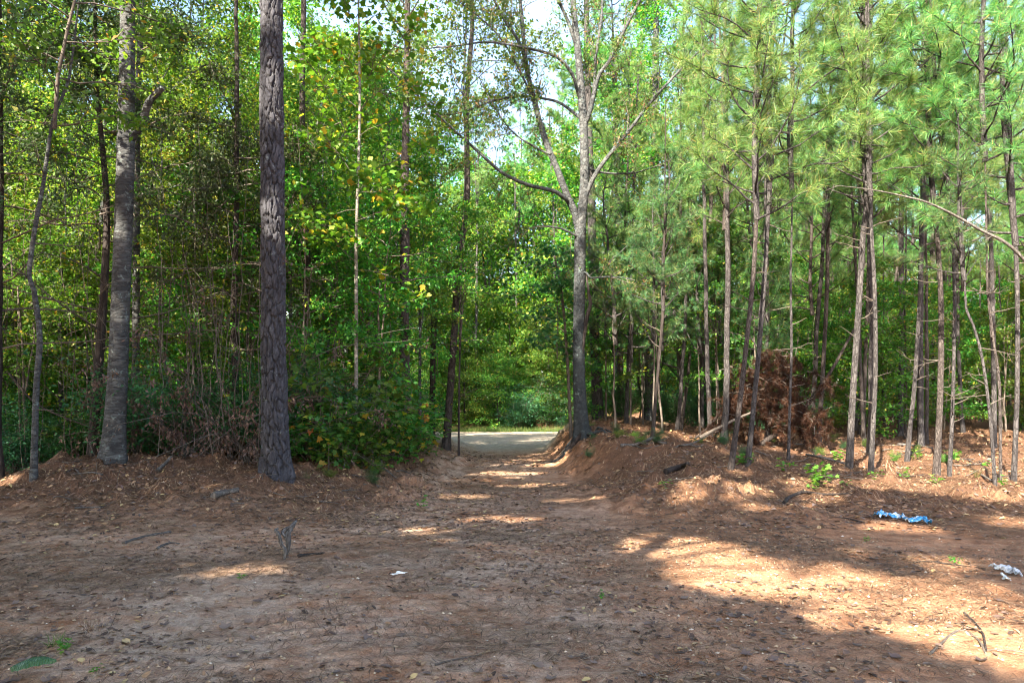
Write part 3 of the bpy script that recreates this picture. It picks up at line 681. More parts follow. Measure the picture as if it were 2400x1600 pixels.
RIGHT = [
 ('left-hand stem of the paired leaning pines behind the small clay mound', [(1713, 1096), (1730, 974), (1748, 818), (1766, 639), (1774, 468), (1770, 383), (1776, 213), (1778, 85), (1783, 0)], [19, 16, 15, 14, 13, 12, 11, 10, 9], None, 4.6),
 ('right-hand stem of the paired leaning pines behind the small clay mound', [(1753, 1088), (1764, 974), (1779, 818), (1793, 639), (1802, 468), (1810, 383), (1806, 320), (1817, 213), (1825, 149), (1842, 60)], [19, 16, 15, 14, 13, 12, 11, 10, 8, 6], None, 4.9),
 ('thin pole pine in front of the rust-brown dead brush', [(1848, 1078), (1851, 950), (1855, 818), (1853, 640), (1856, 500)], [11, 9, 8, 8, 6], None, 5.5),
 ('pine stem behind the right side of the rust-brown dead brush', [(1919, 1038), (1924, 940), (1929, 862), (1938, 684), (1940, 550), (1944, 400)], [17, 15, 14, 13, 12, 10], None, 5.6),
 ('stout dark-footed pine with a pale sunlit stem at the middle of the right stand', [(1990, 1097), (1995, 1000), (2000, 907), (2012, 729), (2023, 550), (2031, 468), (2025, 340), (2021, 213), (2019, 0)], [25, 22, 21, 20, 19, 17, 15, 14, 11], None, 5.2),
 ('dark pine just right of the stout dark-footed pine', [(2041, 1105), (2046, 1000), (2052, 862), (2050, 684), (2043, 550), (2040, 420)], [19, 16, 15, 14, 12, 10], None, 5.4),
 ('slim pine half hidden behind the stout dark-footed pine', [(2023, 1024), (2028, 850), (2034, 684), (2033, 520), (2006, 400), (2004, 250)], [13, 12, 11, 10, 9, 8], None, 6.4),
 ('pale lit double-looking pine trunk farther back right of the stout pine', [(2110, 1020), (2112, 900), (2114, 729), (2112, 550), (2115, 430)], [20, 18, 17, 16, 13], None, 7.0),
 ('pine leaning right with grey flaking bark beside the pale lit trunk', [(2126, 1078), (2134, 990), (2143, 907), (2154, 729), (2161, 550), (2168, 400)], [17, 15, 14, 13, 11, 9], None, 5.6),
 ('bright sunlit pine trunk with dead side twigs, thickest at the right', [(2195, 1113), (2200, 1010), (2204, 907), (2206, 729), (2200, 600), (2190, 468), (2180, 300)], [24, 21, 20, 19, 16, 13, 11], None, 4.8),
 ('narrow mottled pine close to the right of the bright sunlit trunk', [(2225, 1117), (2231, 990), (2235, 862), (2237, 684), (2228, 480), (2208, 270)], [15, 13, 12, 12, 10, 8], None, 5.2),
 ('slender stem leaning left near the right edge, base in the sunlit needles', [(2332, 1136), (2320, 974), (2302, 840), (2280, 760), (2266, 729), (2262, 680)], [13, 11, 10, 9, 9, 7], None, None),
 ('slender reddish stem right behind the left-leaning one near the right edge', [(2345, 1122), (2342, 907), (2328, 795), (2316, 690), (2312, 560)], [11, 10, 9, 9, 7], None, 5.8),
 ('pale straight pine at the right edge of the picture', [(2376, 1127), (2381, 1000), (2384, 907), (2384, 684), (2376, 480), (2362, 200)], [19, 17, 16, 16, 14, 11], None, 4.4),
 ('dark pine behind the slender stems near the right edge', [(2330, 1050), (2329, 862), (2324, 617), (2318, 480), (2304, 298)], [19, 17, 15, 13, 11], None, 6.6),
]
for k, (nm, lab, pts, w, mat, Yv, top, cr, cz, nst) in enumerate(LEFT + CENTRE):
    crown = V[cr][k % len(V[cr])] if cr else None
    hand_tree(nm, lab, 'tree' if nm != 'sapling' else 'sapling', pts, w, M[mat], Yv, top, crown, cz, random.uniform(0.85, 1.1), nst=nst, stz=(1.0, 9), stl=(0.25, 1.1))
for k, (lab, pts, w, Yv, cz) in enumerate(RIGHT):
    hand_tree('pine_tree', lab, 'tree', pts, [q * 0.86 for q in w], M['pine_bark'] if k % 3 else M['pine_bark_red'], Yv, 13.5 if cz else 6.0, V['pinelow'][k % 3] if cz else V['youngpine'][0], (cz + 0.6) if cz else 4.0,
              random.uniform(0.8, 1.0) if cz else 0.7, nst=10, stz=(1.0, 5.5), stl=(0.15, 0.75), flare=0.3)

# --- young tulip tree with the yellowing leaves
e, L_, R_, b_, Y_ = hand_tree('tulip_tree', 'slender pale young tulip tree with green, yellow and orange leaves left of the track', 'tree',
    [(834, 1010), (835, 815), (835, 624), (834, 597), (838, 459), (843, 268), (842, 115), (840, 0)], [11, 10, 9, 9, 8, 7, 6, 5], M['pale_bark'], 15.0, 12.0)
tul = gen_broad(500, 7.4, 1.9, 34, 3600, 0.13, [M['twig'], M['tulip_leaf']], el=(0, 35), shape=TULIP, sig=0.2, flat=0.5, r0=0.02, leader=False, droop=0.5)
mobj('crown', tul, e, (0, 0, 3.9), (0, 0, 0.6), 1.0)

# --- the forked oak at the track
Ym = hit(1363, 1028)
rng = np.random.default_rng(77)
bm_ = np.array([ray(1362, 1030, Ym)[0], Ym, 0.0]); bm_[2] = Hs(bm_[0], Ym)
e = empty('forked_oak', bm_); tag(e, 'grey lichen-mottled tree forking low, on the bank at the right edge of the track', 'tree')
def mp(pts, dy=None):
    P = world_poly(pts, Ym) - bm_
    if dy is not None: P[:, 1] += np.interp(np.linspace(0, 1, len(P)), np.linspace(0, 1, len(dy)), dy)
    return P
Pm = mp([(1365, 1036), (1360, 960), (1357, 873), (1357, 749), (1359, 624), (1360, 545), (1364, 500), (1368, 459), (1370, 383), (1366, 268), (1354, 115), (1343, 0), (1338, -220)])
Pm[0, 2] = -0.15
Rm = [pxr(w, 1360, Ym) for w in (36, 35, 32, 31, 31, 30, 27, 25, 24, 22, 18, 16, 9)]
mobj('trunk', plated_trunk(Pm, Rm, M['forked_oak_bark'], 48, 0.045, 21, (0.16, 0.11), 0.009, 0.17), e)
LIMBS = [
 ([(1358, 545), (1347, 500), (1331, 467), (1305, 402), (1278, 337), (1251, 245), (1232, 161), (1224, 77), (1217, 0), (1210, -120)], (22, 6), (0, -0.5)),
 ([(1232, 161), (1216, 126), (1178, 77), (1136, 0), (1110, -60)], (10, 4), (-0.4, -1.4)),
 ([(1368, 300), (1381, 268), (1400, 191), (1427, 153), (1465, 77), (1500, 11), (1520, -50)], (13, 5), (0, -0.8)),
 ([(1372, 290), (1393, 210), (1400, 115), (1415, 19), (1420, -80)], (12, 5), (0, 0.7)),
 ([(1362, 240), (1350, 214), (1339, 191), (1312, 165), (1266, 153), (1197, 147), (1140, 149), (1083, 165), (1006, 180)], (10, 2.5), (0, -1.6)),
 ([(1364, 280), (1350, 264), (1312, 233), (1266, 218), (1217, 210), (1151, 218), (1102, 233), (1044, 243), (975, 237)], (9, 2.5), (0, 0.9)),
 ([(1335, 478), (1327, 474), (1297, 459), (1236, 450), (1178, 428), (1132, 394), (1083, 356), (1044, 325), (1006, 295), (968, 264), (914, 222)], (12, 3), (0, -2.2)),
 ([(1358, 562), (1347, 554), (1313, 541), (1266, 537)], (8, 4), (0, -0.4)),
 ([(1368, 470), (1400, 404), (1472, 315), (1527, 247), (1604, 170), (1640, 140)], (14, 4), (0, -1.0)),
 ([(1355, 120), (1330, 60), (1300, 0), (1285, -60)], (11, 6), (0, -0.6)),
 ([(1352, 655), (1370, 640), (1384, 655), (1420, 655), (1460, 660), (1500, 675)], (6, 2.5), (0, -0.7)),
 ([(1245, 240), (1215, 190), (1170, 130), (1110, 90), (1060, 70)], (6, 2), (-0.4, -1.8)),
 ([(1290, 370), (1262, 350), (1200, 300), (1150, 220), (1120, 150)], (6, 2), (-0.3, 0.8)),
 ([(1372, 392), (1420, 400), (1490, 395), (1560, 372), (1610, 380)], (7, 2), (0, 0.8)),
]
tw = MB(); CL = []
for pts, (w0, w1), dy in LIMBS:
    P = mp(pts, dy); Q, pr = catmull(P, 0.15)
    r = np.linspace(w0 * 0.85, w1 * 0.85, len(Q)) / FPX * Ym / 2
    v, f = tube(Q, r, 8, jit=0.05)
    mobj('limb', MB().add(v, f).mesh('limb', M['forked_oak_bark']), e)
    n = len(Q)
    for s in range(int(n * 0.5)):
        k = rng.integers(int(n * 0.25), n)
        d = nrm(Q[min(n - 1, k + 2)] - Q[max(0, k - 2)]) * 0.7 + rng.normal(0, 0.6, 3) + np.array([0, 0, 0.15])
        B = limb_curve(Q[k], d, rng.uniform(0.4, 1.5), 6, 0.02, 0.18)
        tw.add(*tube(B, np.linspace(0.012, 0.004, 6), 4), 0)
        for q in range(4):
            B2 = limb_curve(B[rng.integers(2, 6)], d + rng.normal(0, 0.8, 3), rng.uniform(0.2, 0.5), 4, 0, 0.2)
            tw.add(*tube(B2, np.linspace(0.006, 0.003, 4), 3), 0)
            CL.append(B2[1:])
CL = np.vstack(CL)
nl = 17000
c = CL[rng.integers(0, len(CL), nl)] + rng.normal(0, 0.09, (nl, 3))
tw.add(*leaf_quads(c, 0.12, 0.34, up=0.5, droop=0.7, spread=0.7), 1)
mobj('crown', tw.mesh('crown', [M['twig'], M['oak_leaf']]), e)
PLACED.append((bm_[0], bm_[1], 1.0))

Psc = world_poly([(1372, 640), (1379, 690), (1382, 715), (1374, 748), (1368, 795), (1364, 830)], Ym) - bm_; Psc[:, 1] -= 0.13
Qs, pr = catmull(Psc, 0.08); mb = MB(); capped(mb, Qs, np.interp(pr, range(6), [0.02, 0.05, 0.06, 0.06, 0.045, 0.02]), 9, 0, 0.06)
mobj('scarred_ridge', mb.mesh('scarred_ridge', M['dark_bark']), e)
for k in range(9):
    rng = np.random.default_rng(970 + k)
    x0 = bm_[0] + rng.uniform(-0.1, 0.15); y0 = bm_[1] + rng.uniform(-0.25, 0.25)
    dx, dy = rng.uniform(-1.5, -0.5) if k < 6 else rng.uniform(0.2, 1.2), rng.uniform(-1.6, 0.6)
    t = np.linspace(0, 1, 14); xx = x0 + dx * t + 0.10 * np.sin(t * 7 + k) * t; yy = y0 + dy * t + 0.12 * np.cos(t * 6 + 2 * k) * t
    zz = H(xx, yy) + 0.02 + 0.18 * (1 - t) ** 4
    P = np.stack([xx, yy, zz], -1) - bm_
    mobj('root', MB().add(*tube(P, np.linspace(0.07, 0.012, 14), 7, jit=0.08)).mesh('root', M['dark_bark'] if k % 2 else M['forked_oak_bark']), e)
# --- leafy oak sapling behind the forked oak, hanging over the track
e, L_, R_, b_, Y_ = hand_tree('oak_sapling', 'dark-leaved young oak just behind the forked tree, leaves hanging over the track', 'sapling',
    [(1338, 1010), (1330, 850), (1318, 700), (1300, 600)], [9, 8, 7, 5], M['twig'], 22.5, 6.2)
mobj('crown', gen_broad(520, 3.4, 1.6, 22, 1500, 0.17, [M['twig'], M['dark_leaf']], el=(-10, 25), shape=OAK, sig=0.18, flat=0.4, r0=0.02, droop=0.4), e, (-0.45, 0, 3.1), (0, 0, 0.3), 1.0)

# --- dead cedar limbs and dark sprays at the upper left
rng = np.random.default_rng(88)
ced = [o for o in COL.objects if o.name == 'cedar_tree'][0]
cb = np.array(ced.location)
def cedar_crown(n, z0, z1, seed, Lr=(1.2, 3.6), nl=15000):
    global rng
    rng = np.random.default_rng(seed)
    mb = MB(); C = []
    for i in range(n):
        t = (i + rng.random()) / n; z = z0 + (z1 - z0) * t
        az = i * 2.399 + rng.normal(0, 0.3); L = rng.uniform(*Lr) * (1 - 0.35 * t)
        P = limb_curve((0, 0, z), (math.cos(az), math.sin(az), rng.uniform(0.0, 0.35)), L, 8, -0.035, 0.12)
        mb.add(*tube(P, np.linspace(0.02, 0.005, 8), 5), 0)
        for s in range(int(7 + 4 * L)):
            u = rng.uniform(0.15, 1); q = np.array([np.interp(u * 7, range(8), P[:, j]) for j in range(3)])
            Q = limb_curve(q, nrm(P[-1] - P[0]) * 0.6 + rng.normal(0, 0.6, 3), rng.uniform(0.25, 0.8), 4, -0.05, 0.2)
            mb.add(*tube(Q, np.linspace(0.007, 0.002, 4), 3), 0)
            if t > 0.25 + 0.3 * rng.random(): C.append(Q[1:])
    C = np.vstack(C)
    c = C[rng.integers(0, len(C), nl)] + rng.normal(0, 1, (nl, 3)) * np.array([0.11, 0.11, 0.06])
    mb.add(*leaf_quads(c, 0.11, 0.32, up=0.7, droop=0.1, spread=0.8), 1)
    return mb.mesh('crown', [M['twig'], M['cedar_leaf']])
mobj('crown', cedar_crown(44, 2.0, 11.5, 601), ced, (0.15, 0, 0))
for (x, y, lab, s) in ((-9.7, 12.9, 'dark cedar at the far left edge with drooping blackish sprays', 602), (-6.3, 15.6, 'dark cedar with bare lower limbs behind the thick grey tree, right of it', 603)):
    z = Hs(x, y); e = empty('cedar_tree', (x, y, z)); tag(e, lab, 'tree')
    mobj('trunk', gen_trunk(s, 11, 0.085, 10, M['dark_bark']), e)
    mobj('crown', cedar_crown(34, 2.4, 11.0 if s == 602 else 7.5, s), e)
    PLACED.append((x, y, 1.0))

# ------------------------------------------------------------------ procedural forest, every tree its own object
def ok(x, y, d):
    for a, b, r in PLACED:
        if (a - x) ** 2 + (b - y) ** 2 < max(d, r) ** 2: return False
    return True
def corridor(x, y):
    if y < 13.5: return True
    if 27 < y < 50.5: return x > -6.5 and x < (7 if y > 30 else 2.6)
    if y < 28: return -2.3 - 0.3 < x < (1.9 if y < 22 else 2.3)
    return False
def forest(n, xr, yr, dmin, fn, seed, tries=40):
    r = random.Random(seed); made = 0
    for _ in range(n * tries):
        if made >= n: break
        x, y = r.uniform(*xr), r.uniform(*yr)
        if abs(x) > 0.95 * y + 6: continue
        if corridor(x, y) or not ok(x, y, dmin): continue
        fn(x, y, r, made); PLACED.append((x, y, dmin * 0.5)); made += 1
    return made
def std_tree(name, label, group, tr, cr, cz, ssc, csc, cat='tree', dcz=1.0):
    def fn(x, y, r, i):
        s = r.uniform(*ssc); e = empty(name, (x, y, Hs(x, y)), r.uniform(0, 6.28)); tag(e, label, cat, group)
        t = mobj('trunk', r.choice(TR[tr]), e, (0, 0, 0), (r.gauss(0, 0.025), r.gauss(0, 0.025), 0), s)
        mobj('crown', r.choice(V[cr]), e, (0, 0, r.uniform(*cz)), (r.gauss(0, 0.04), r.gauss(0, 0.04), r.uniform(0, 6.28)), r.uniform(*csc))
    return fn
def at_tree(x, y, *a, seed=0):
    std_tree(*a)(x, y, random.Random(seed), 0); PLACED.append((x, y, 1.0))
for k, (px, Y, z, c, kind) in enumerate([(385, 18.5, 4.6, 0.75, 'hard'), (470, 19.0, 3.6, 0.8, 'yellow'), (545, 18.0, 4.4, 0.75, 'hard'), (430, 22.0, 5.0, 0.95, 'yellow'), (760, 19.0, 4.0, 0.75, 'hard'), (885, 20.5, 4.4, 0.75, 'hard'), (690, 21.5, 5.0, 0.9, 'yellow'), (140, 17.0, 3.8, 0.7, 'yellow'), (20, 18.0, 3.0, 0.8, 'hard'), (985, 23.0, 4.0, 0.7, 'hard')]):
    at_tree((px - CX) / FPX * Y, Y, 'hardwood_tree', 'leafy sunlit tree in the front of the left-hand wood', 'sunlit trees of the left-hand wood', 'hard', kind, (z, z), (0.45, 0.6), (c, c), seed=k + 220)
# right-hand pine stand
forest(26, (3.5, 24), (16.5, 28), 1.5, std_tree('pine_tree', 'slim pine pole deeper in the right-hand pine stand', 'pine poles of the right-hand stand', 'pine', 'pine', (4.4, 6.8), (0.75, 1.05), (0.9, 1.15)), 1)
forest(34, (6, 30), (18, 36), 1.1, std_tree('pine_tree', 'thin bare-stemmed pole pine in the right-hand stand', 'thin pole pines on the right', 'pinered', 'youngpine', (8.5, 10.5), (0.55, 0.8), (0.8, 1.1)), 22)
forest(34, (9, 40), (29, 44), 1.9, std_tree('pine_tree', 'far pine trunk at the back of the right-hand stand', 'far pines of the right-hand stand', 'pinered', 'pine', (6.2, 9.0), (0.95, 1.35), (1.0, 1.3)), 2)
forest(44, (7, 38), (23, 42), 1.1, std_tree('sapling', 'leafy green understorey sapling behind the pine poles on the right', 'understorey saplings on the right', 'sap', 'sap', (0.6, 2.6), (0.9, 1.3), (0.8, 1.15), 'sapling'), 3)
forest(7, (3.2, 8), (20, 29), 1.3, std_tree('young_pine', 'bushy dark-green young pine between the forked tree and the pine stand', 'young pines right of the forked tree', 'sap', 'youngpine', (1.6, 3.4), (1.0, 1.4), (0.95, 1.25)), 4)
forest(10, (2.5, 9), (24, 30), 1.2, std_tree('sapling', 'shaded leafy sapling in the thicket right of the forked tree', 'thicket right of the forked tree', 'sap', 'sap', (0.4, 2.2), (0.9, 1.3), (0.9, 1.2), 'sapling'), 5)
# left wood
forest(16, (-20, -2.8), (17, 28), 1.5, std_tree('hardwood_tree', 'slim hardwood in the left-hand wood behind the mound', 'hardwoods of the left-hand wood', 'hard', 'hard', (5.0, 8.5), (0.6, 1.0), (0.8, 1.05)), 6)
forest(22, (-17, -2.6), (15.5, 24), 1.1, std_tree('sapling', 'leafy sapling in the shaded thicket left of the track', 'thicket left of the track', 'sap', 'sap', (0.4, 2.8), (0.9, 1.5), (0.85, 1.2), 'sapling'), 7)
forest(10, (-24, -10), (22, 34), 1.8, std_tree('hardwood_tree', 'sunlit yellow-green tree at the back of the left-hand wood', 'yellowing trees at the back left', 'hard', 'yellow', (3.5, 7.5), (0.7, 1.0), (1.0, 1.3)), 8)
forest(4, (-17, -8), (27, 47), 2.0, std_tree('hardwood_tree', 'tall hardwood left of the far road', 'tall hardwoods left of the far road', 'hard', 'hard', (8.0, 13.0), (1.2, 1.7), (1.0, 1.3)), 20)
forest(10, (-16, -6), (27, 46), 1.5, std_tree('sapling', 'leafy sapling left of the far road', 'saplings left of the far road', 'sap', 'sap', (0.4, 3.0), (1.0, 1.4), (1.0, 1.4), 'sapling'), 21)
forest(30, (-44, -6), (26, 50), 2.2, std_tree('hardwood_tree', 'far leafy hardwood closing the left-hand wood', 'far hardwoods on the left', 'dark', 'hard', (2.5, 9.0), (0.9, 1.2), (1.0, 1.4)), 9)
forest(16, (-36, -10), (27, 48), 1.8, std_tree('hardwood_tree', 'low-branched leafy tree far back on the left', 'low trees far back on the left', 'dark', 'farlow', (0.6, 3.0), (0.7, 0.9), (0.8, 1.0)), 10)
# beyond the far road
for k, (x, y, z, c) in enumerate([(-4.6, 57, 2.5, 1.35), (-1.2, 60, 2.0, 1.6), (2.2, 58.5, 2.5, 1.55), (5.4, 57, 2.0, 1.4), (0.4, 66, 5.0, 1.6), (-4.0, 67, 6.0, 1.6), (8.6, 60, 3.0, 1.5), (-8.2, 58, 3.0, 1.4), (4.2, 66, 5, 1.6)]):
    at_tree(x, y, 'hardwood_tree', 'tall bright-green tree beyond the far dirt road', 'trees beyond the far road', 'dark', 'far', (z, z), (1.4, 1.6), (c, c), seed=k + 50)
for k, (x, y, z, c) in enumerate([(-6.4, 29, 8.5, 0.9), (5.0, 33, 9.5, 1.0), (6.4, 41, 11, 1.3)]):
    at_tree(x, y, 'hardwood_tree', 'tall leafy tree beside the far stretch of the track', 'tall trees beside the far track', 'hard', 'hard', (z, z), (0.9 + 0.03 * z, 1.0 + 0.03 * z), (c, c), seed=k + 300)
for k, (px, Y, z, c) in enumerate([(1120, 55, 15.5, 1.25), (1215, 58, 17, 1.3), (1310, 56, 16.5, 1.3), (1430, 55, 15, 1.35), (1020, 57, 15, 1.3), (1500, 59, 14, 1.4)]):
    at_tree((px - CX) / FPX * Y, Y, 'pine_tree', 'tall far pine beyond the dirt road', 'far pines beyond the road', 'pine', 'farpine', (z, z), (1.5, 1.8), (c, c), seed=k + 260)
for k in range(13):
    at_tree(-7.5 + 1.3 * k, 51.4 + (k * 7 % 5) * 0.6, 'hardwood_tree', 'low leafy tree at the far edge of the dirt road', 'low trees along the far road', 'dark', 'farlow', (0.1, 0.8), (0.4, 0.5), (0.55, 0.8), seed=k + 80)
for k in range(14):
    at_tree(-9.5 + 1.45 * k, 61.5 + (k * 5 % 7) * 0.9, 'hardwood_tree', 'low leafy tree filling the wood beyond the far road', 'low trees in the wood beyond the far road', 'dark', 'farlow', (0.0, 0.6), (0.4, 0.5), (0.8, 1.05), seed=k + 160)
forest(22, (-30, 26), (55, 76), 3.0, std_tree('hardwood_tree', 'tall bright-green tree beyond the far dirt road', 'trees beyond the far road', 'dark', 'far', (3.0, 9.0), (1.2, 1.6), (0.95, 1.25)), 11)
forest(22, (-24, 24), (51.5, 57), 1.8, std_tree('hardwood_tree', 'low leafy tree at the far edge of the dirt road', 'low trees along the far road', 'dark', 'farlow', (0.3, 2.2), (0.6, 0.8), (0.75, 1.05)), 12)
forest(12, (-34, 44), (50, 74), 3.0, std_tree('pine_tree', 'tall far pine beyond the dirt road', 'far pines beyond the road', 'pine', 'farpine', (8.0, 12.0), (1.3, 1.7), (0.9, 1.2)), 13)
forest(44, (-90, 90), (60, 105), 4.5, std_tree('hardwood_tree', 'distant forest tree on the horizon behind everything', 'distant forest trees', 'dark', 'far', (1.0, 6.0), (1.1, 1.5), (1.1, 1.5)), 14)
forest(34, (9, 60), (40, 60), 2.4, std_tree('hardwood_tree', 'leafy hardwood far behind the right-hand pines', 'hardwoods behind the right-hand pines', 'dark', 'far', (0.3, 3.0), (0.9, 1.2), (0.7, 0.95)), 15)

forest(26, (16, 70), (42, 62), 2.0, std_tree('hardwood_tree', 'low leafy tree far behind the right-hand pines', 'low trees behind the right-hand pines', 'dark', 'farlow', (0.1, 1.5), (0.6, 0.8), (0.8, 1.1)), 16)
forest(14, (-60, -24), (34, 60), 2.4, std_tree('hardwood_tree', 'low-branched leafy tree far back on the left', 'low trees far back on the left', 'dark', 'farlow', (0.1, 1.5), (0.6, 0.8), (0.8, 1.1)), 17)
for k, (px, Y, z, c) in enumerate([(1552, 21.0, 3.0, 1.15), (1478, 23.5, 2.6, 1.2), (1640, 22.5, 3.2, 1.2), (1595, 24.5, 2.4, 1.3), (1420, 25.0, 3.0, 1.1), (1690, 24.0, 3.6, 1.25)]):
    at_tree((px - CX) / FPX * Y, Y, 'young_pine', 'bushy dark-green young pine between the forked tree and the pine stand', 'young pines right of the forked tree', 'sap', 'youngpine', (z, z), (1.0, 1.3), (c, c), seed=k + 120)
forest(34, (8, 28), (22, 33), 0.9, std_tree('sapling', 'leafy green understorey sapling behind the pine poles on the right', 'understorey saplings on the right', 'sap', 'sap', (0.3, 3.0), (0.9, 1.3), (0.7, 1.0), 'sapling'), 18)
forest(18, (-15, -4), (15, 21), 0.9, std_tree('sapling', 'leafy sapling in the shaded thicket left of the track', 'thicket left of the track', 'sap', 'sap', (0.2, 3.2), (0.9, 1.5), (0.7, 1.0), 'sapling'), 19)
forest(8, (-22, -12.5), (13.6, 24), 1.6, std_tree('hardwood_tree', 'slim hardwood in the left-hand wood behind the mound', 'hardwoods of the left-hand wood', 'hard', 'hard', (3.0, 7.5), (0.6, 1.0), (0.75, 1.0)), 23)
forest(12, (-22, -11.5), (13.6, 24), 1.2, std_tree('sapling', 'leafy sapling in the shaded thicket left of the track', 'thicket left of the track', 'sap', 'sap', (0.2, 3.0), (0.9, 1.5), (0.9, 1.2), 'sapling'), 24)
# ------------------------------------------------------------------ shrubs
def shrub_at(x, y, kind, i, label, group, sc=1.0, name='shrub'):
    o = mobj(name, V[kind][i % len(V[kind])], None, (x, y, Hs(x, y) - 0.02), (0, 0, random.uniform(0, 6.28)), sc)
    return tag(o, label, 'shrub', group)
for i, (px, Y, s) in enumerate([(740, 14.3, 1.1), (790, 13.6, 1.0), (840, 14.4, 1.3), (885, 15.2, 1.25), (925, 16.2, 1.1), (770, 15.8, 1.7), (830, 16.4, 1.8), (900, 17.4, 1.6), (980, 18.2, 0.8), (720, 16.5, 1.3)]):
    shrub_at((px - CX) / FPX * Y, Y, 'maple', i, 'green maple-leaved shrub in the clump between the large pine and the track', 'maple shrubs between large pine and track', s, 'maple_shrub')
r = random.Random(5)
def scat(n, xr, yr, kind, label, group, sc, seed, name='shrub', dm=0.7):
    def fn(x, y, rr, i): shrub_at(x, y, kind, i, label, group, rr.uniform(*sc), name)
    forest(n, xr, yr, dm, fn, seed)
scat(34, (-15, -3.4), (14.2, 19), 'darkshrub', 'dark leafy undergrowth shrub behind the left mound', 'undergrowth behind the left mound', (0.6, 1.1), 31)
scat(24, (-24, -3), (18, 30), 'shrub', 'green undergrowth shrub deeper in the left-hand wood', 'undergrowth in the left-hand wood', (0.8, 1.6), 32)
scat(16, (3.2, 11), (23, 31), 'darkshrub', 'dark shrub in the thicket behind the right bank', 'thicket shrubs behind the right bank', (0.6, 1.2), 33)
scat(26, (9, 34), (22, 42), 'shrub', 'bright-green shrub under the pines on the right', 'shrubs under the right-hand pines', (0.5, 1.1), 34)
scat(34, (-22, 16), (50.6, 54), 'darkshrub', 'blue-green shrub along the far edge of the dirt road', 'shrubs along the far road', (0.9, 1.9), 35, dm=0.5)
scat(30, (-60, 60), (44, 70), 'darkshrub', 'far shrub closing the view under the distant trees', 'far undergrowth', (1.4, 2.4), 36)

def weeds(n, f, label, group, seed):
    r = random.Random(seed)
    for k in range(n):
        x, y = f(r); shrub_at(x, y, 'shrub' if k % 3 else 'darkshrub', k, label, group, r.uniform(0.08, 0.17), 'weed')
weeds(9, lambda r: (r.uniform(1.9, 3.4), r.uniform(14.5, 24)), 'low green weed on the bank by the forked tree', 'weeds on the right bank', 51)
weeds(10, lambda r: (r.uniform(-4.8, -2.6), r.uniform(12.6, 20)), 'low green weed on the left side of the track', 'weeds on the left bank', 52)
weeds(20, lambda r: (r.uniform(3.0, 13), r.uniform(14.5, 22)), 'low weed on the needles under the pines', 'weeds under the pines', 53)
# hanging dead brush and dead vines behind the mound
rng = np.random.default_rng(91)
def dead_brush(seed, L, nst, nleaf, mats, leaf=0.09, spread=1.0):
    global rng
    rng = np.random.default_rng(seed); mb = MB(); C = []
    for i in range(nst):
        az = rng.uniform(0, 6.28)
        P = limb_curve((rng.normal(0, 0.25), rng.normal(0, 0.15), 0), (math.cos(az) * spread, math.sin(az) * 0.6, 1.1), L * rng.uniform(0.6, 1.1), 9, -0.13, 0.14)
        P[:, 2] = np.maximum(P[:, 2], 0.02)
        mb.add(*tube(P, np.linspace(0.012, 0.003, 9), 4), 0)
        for s in range(6):
            q = P[rng.integers(2, 9)]
            Q = limb_curve(q, (rng.normal(0, 0.5), rng.normal(0, 0.5), -0.6), rng.uniform(0.2, 0.6), 4, -0.1, 0.2); Q[:, 2] = np.maximum(Q[:, 2], 0.02)
            mb.add(*tube(Q, np.linspace(0.005, 0.002, 4), 3), 0); C.append(Q)
    C = np.vstack(C); c = C[rng.integers(0, len(C), nleaf)] + rng.normal(0, 0.05, (nleaf, 3)); c[:, 2] = np.maximum(c[:, 2], 0.03)
    mb.add(*leaf_quads(c, leaf, 0.4, up=0.3, droop=1.2, spread=0.8), 1)
    return mb.mesh('foliage', mats)
x, y = -6.55, 13.75
tag(mobj('dead_brush', dead_brush(701, 3.7, 20, 2600, [M['dead_wood'], M['dead_leaf']]), None, (x, y, Hs(x, y) - 0.03)), 'pinkish-brown dead brush with hanging shrivelled leaves right of the thick grey tree', 'brush')
x, y = -5.5, 14.0
tag(mobj('dead_brush', dead_brush(702, 5.0, 26, 1500, [M['twig'], M['dead_leaf']], 0.07, 0.7), None, (x, y, Hs(x, y) - 0.03)), 'tall tangle of dark hanging dead vines left of the large plated pine', 'brush')

rng = np.random.default_rng(733)
for vx, vy, nv, lab in ((-5.9, 13.9, 22, 'curtain of thin dark hanging vines between the thick grey tree and the large pine'), (-8.9, 14.2, 14, 'tangle of thin hanging vines beside the crooked thin tree')):
    mb = MB(); vz = Hs(vx, vy)
    for i in range(nv):
        x0, y0 = rng.normal(0, 0.75), rng.normal(0, 0.35); zt = rng.uniform(2.5, 7.5)
        t = np.linspace(0, 1, 16); dx, dy = rng.normal(0, 0.5), rng.normal(0, 0.3)
        P = np.stack([x0 + dx * t + rng.normal(0, 0.035, 16).cumsum(), y0 + dy * t + rng.normal(0, 0.03, 16).cumsum(), zt * (1 - t) - 0.05 + 0.5 * np.sin(t * 3.1) * rng.uniform(-1, 1)], -1)
        P[:, 2] = np.maximum(P[:, 2], -0.03)
        mb.add(*tube(P, np.linspace(0.004, rng.uniform(0.005, 0.014), 16), 4), 0)
        for q in range(5):
            mb.add(*tube(limb_curve(P[rng.integers(2, 14)], rng.normal(0, 1, 3) + np.array([0, 0, -0.4]), rng.uniform(0.2, 0.7), 5, -0.1, 0.25), np.linspace(0.004, 0.002, 5), 3), 0)
    tag(mobj('vine_tangle', mb.mesh('vine_tangle', M['twig']), None, (vx, vy, vz)), lab, 'vines')
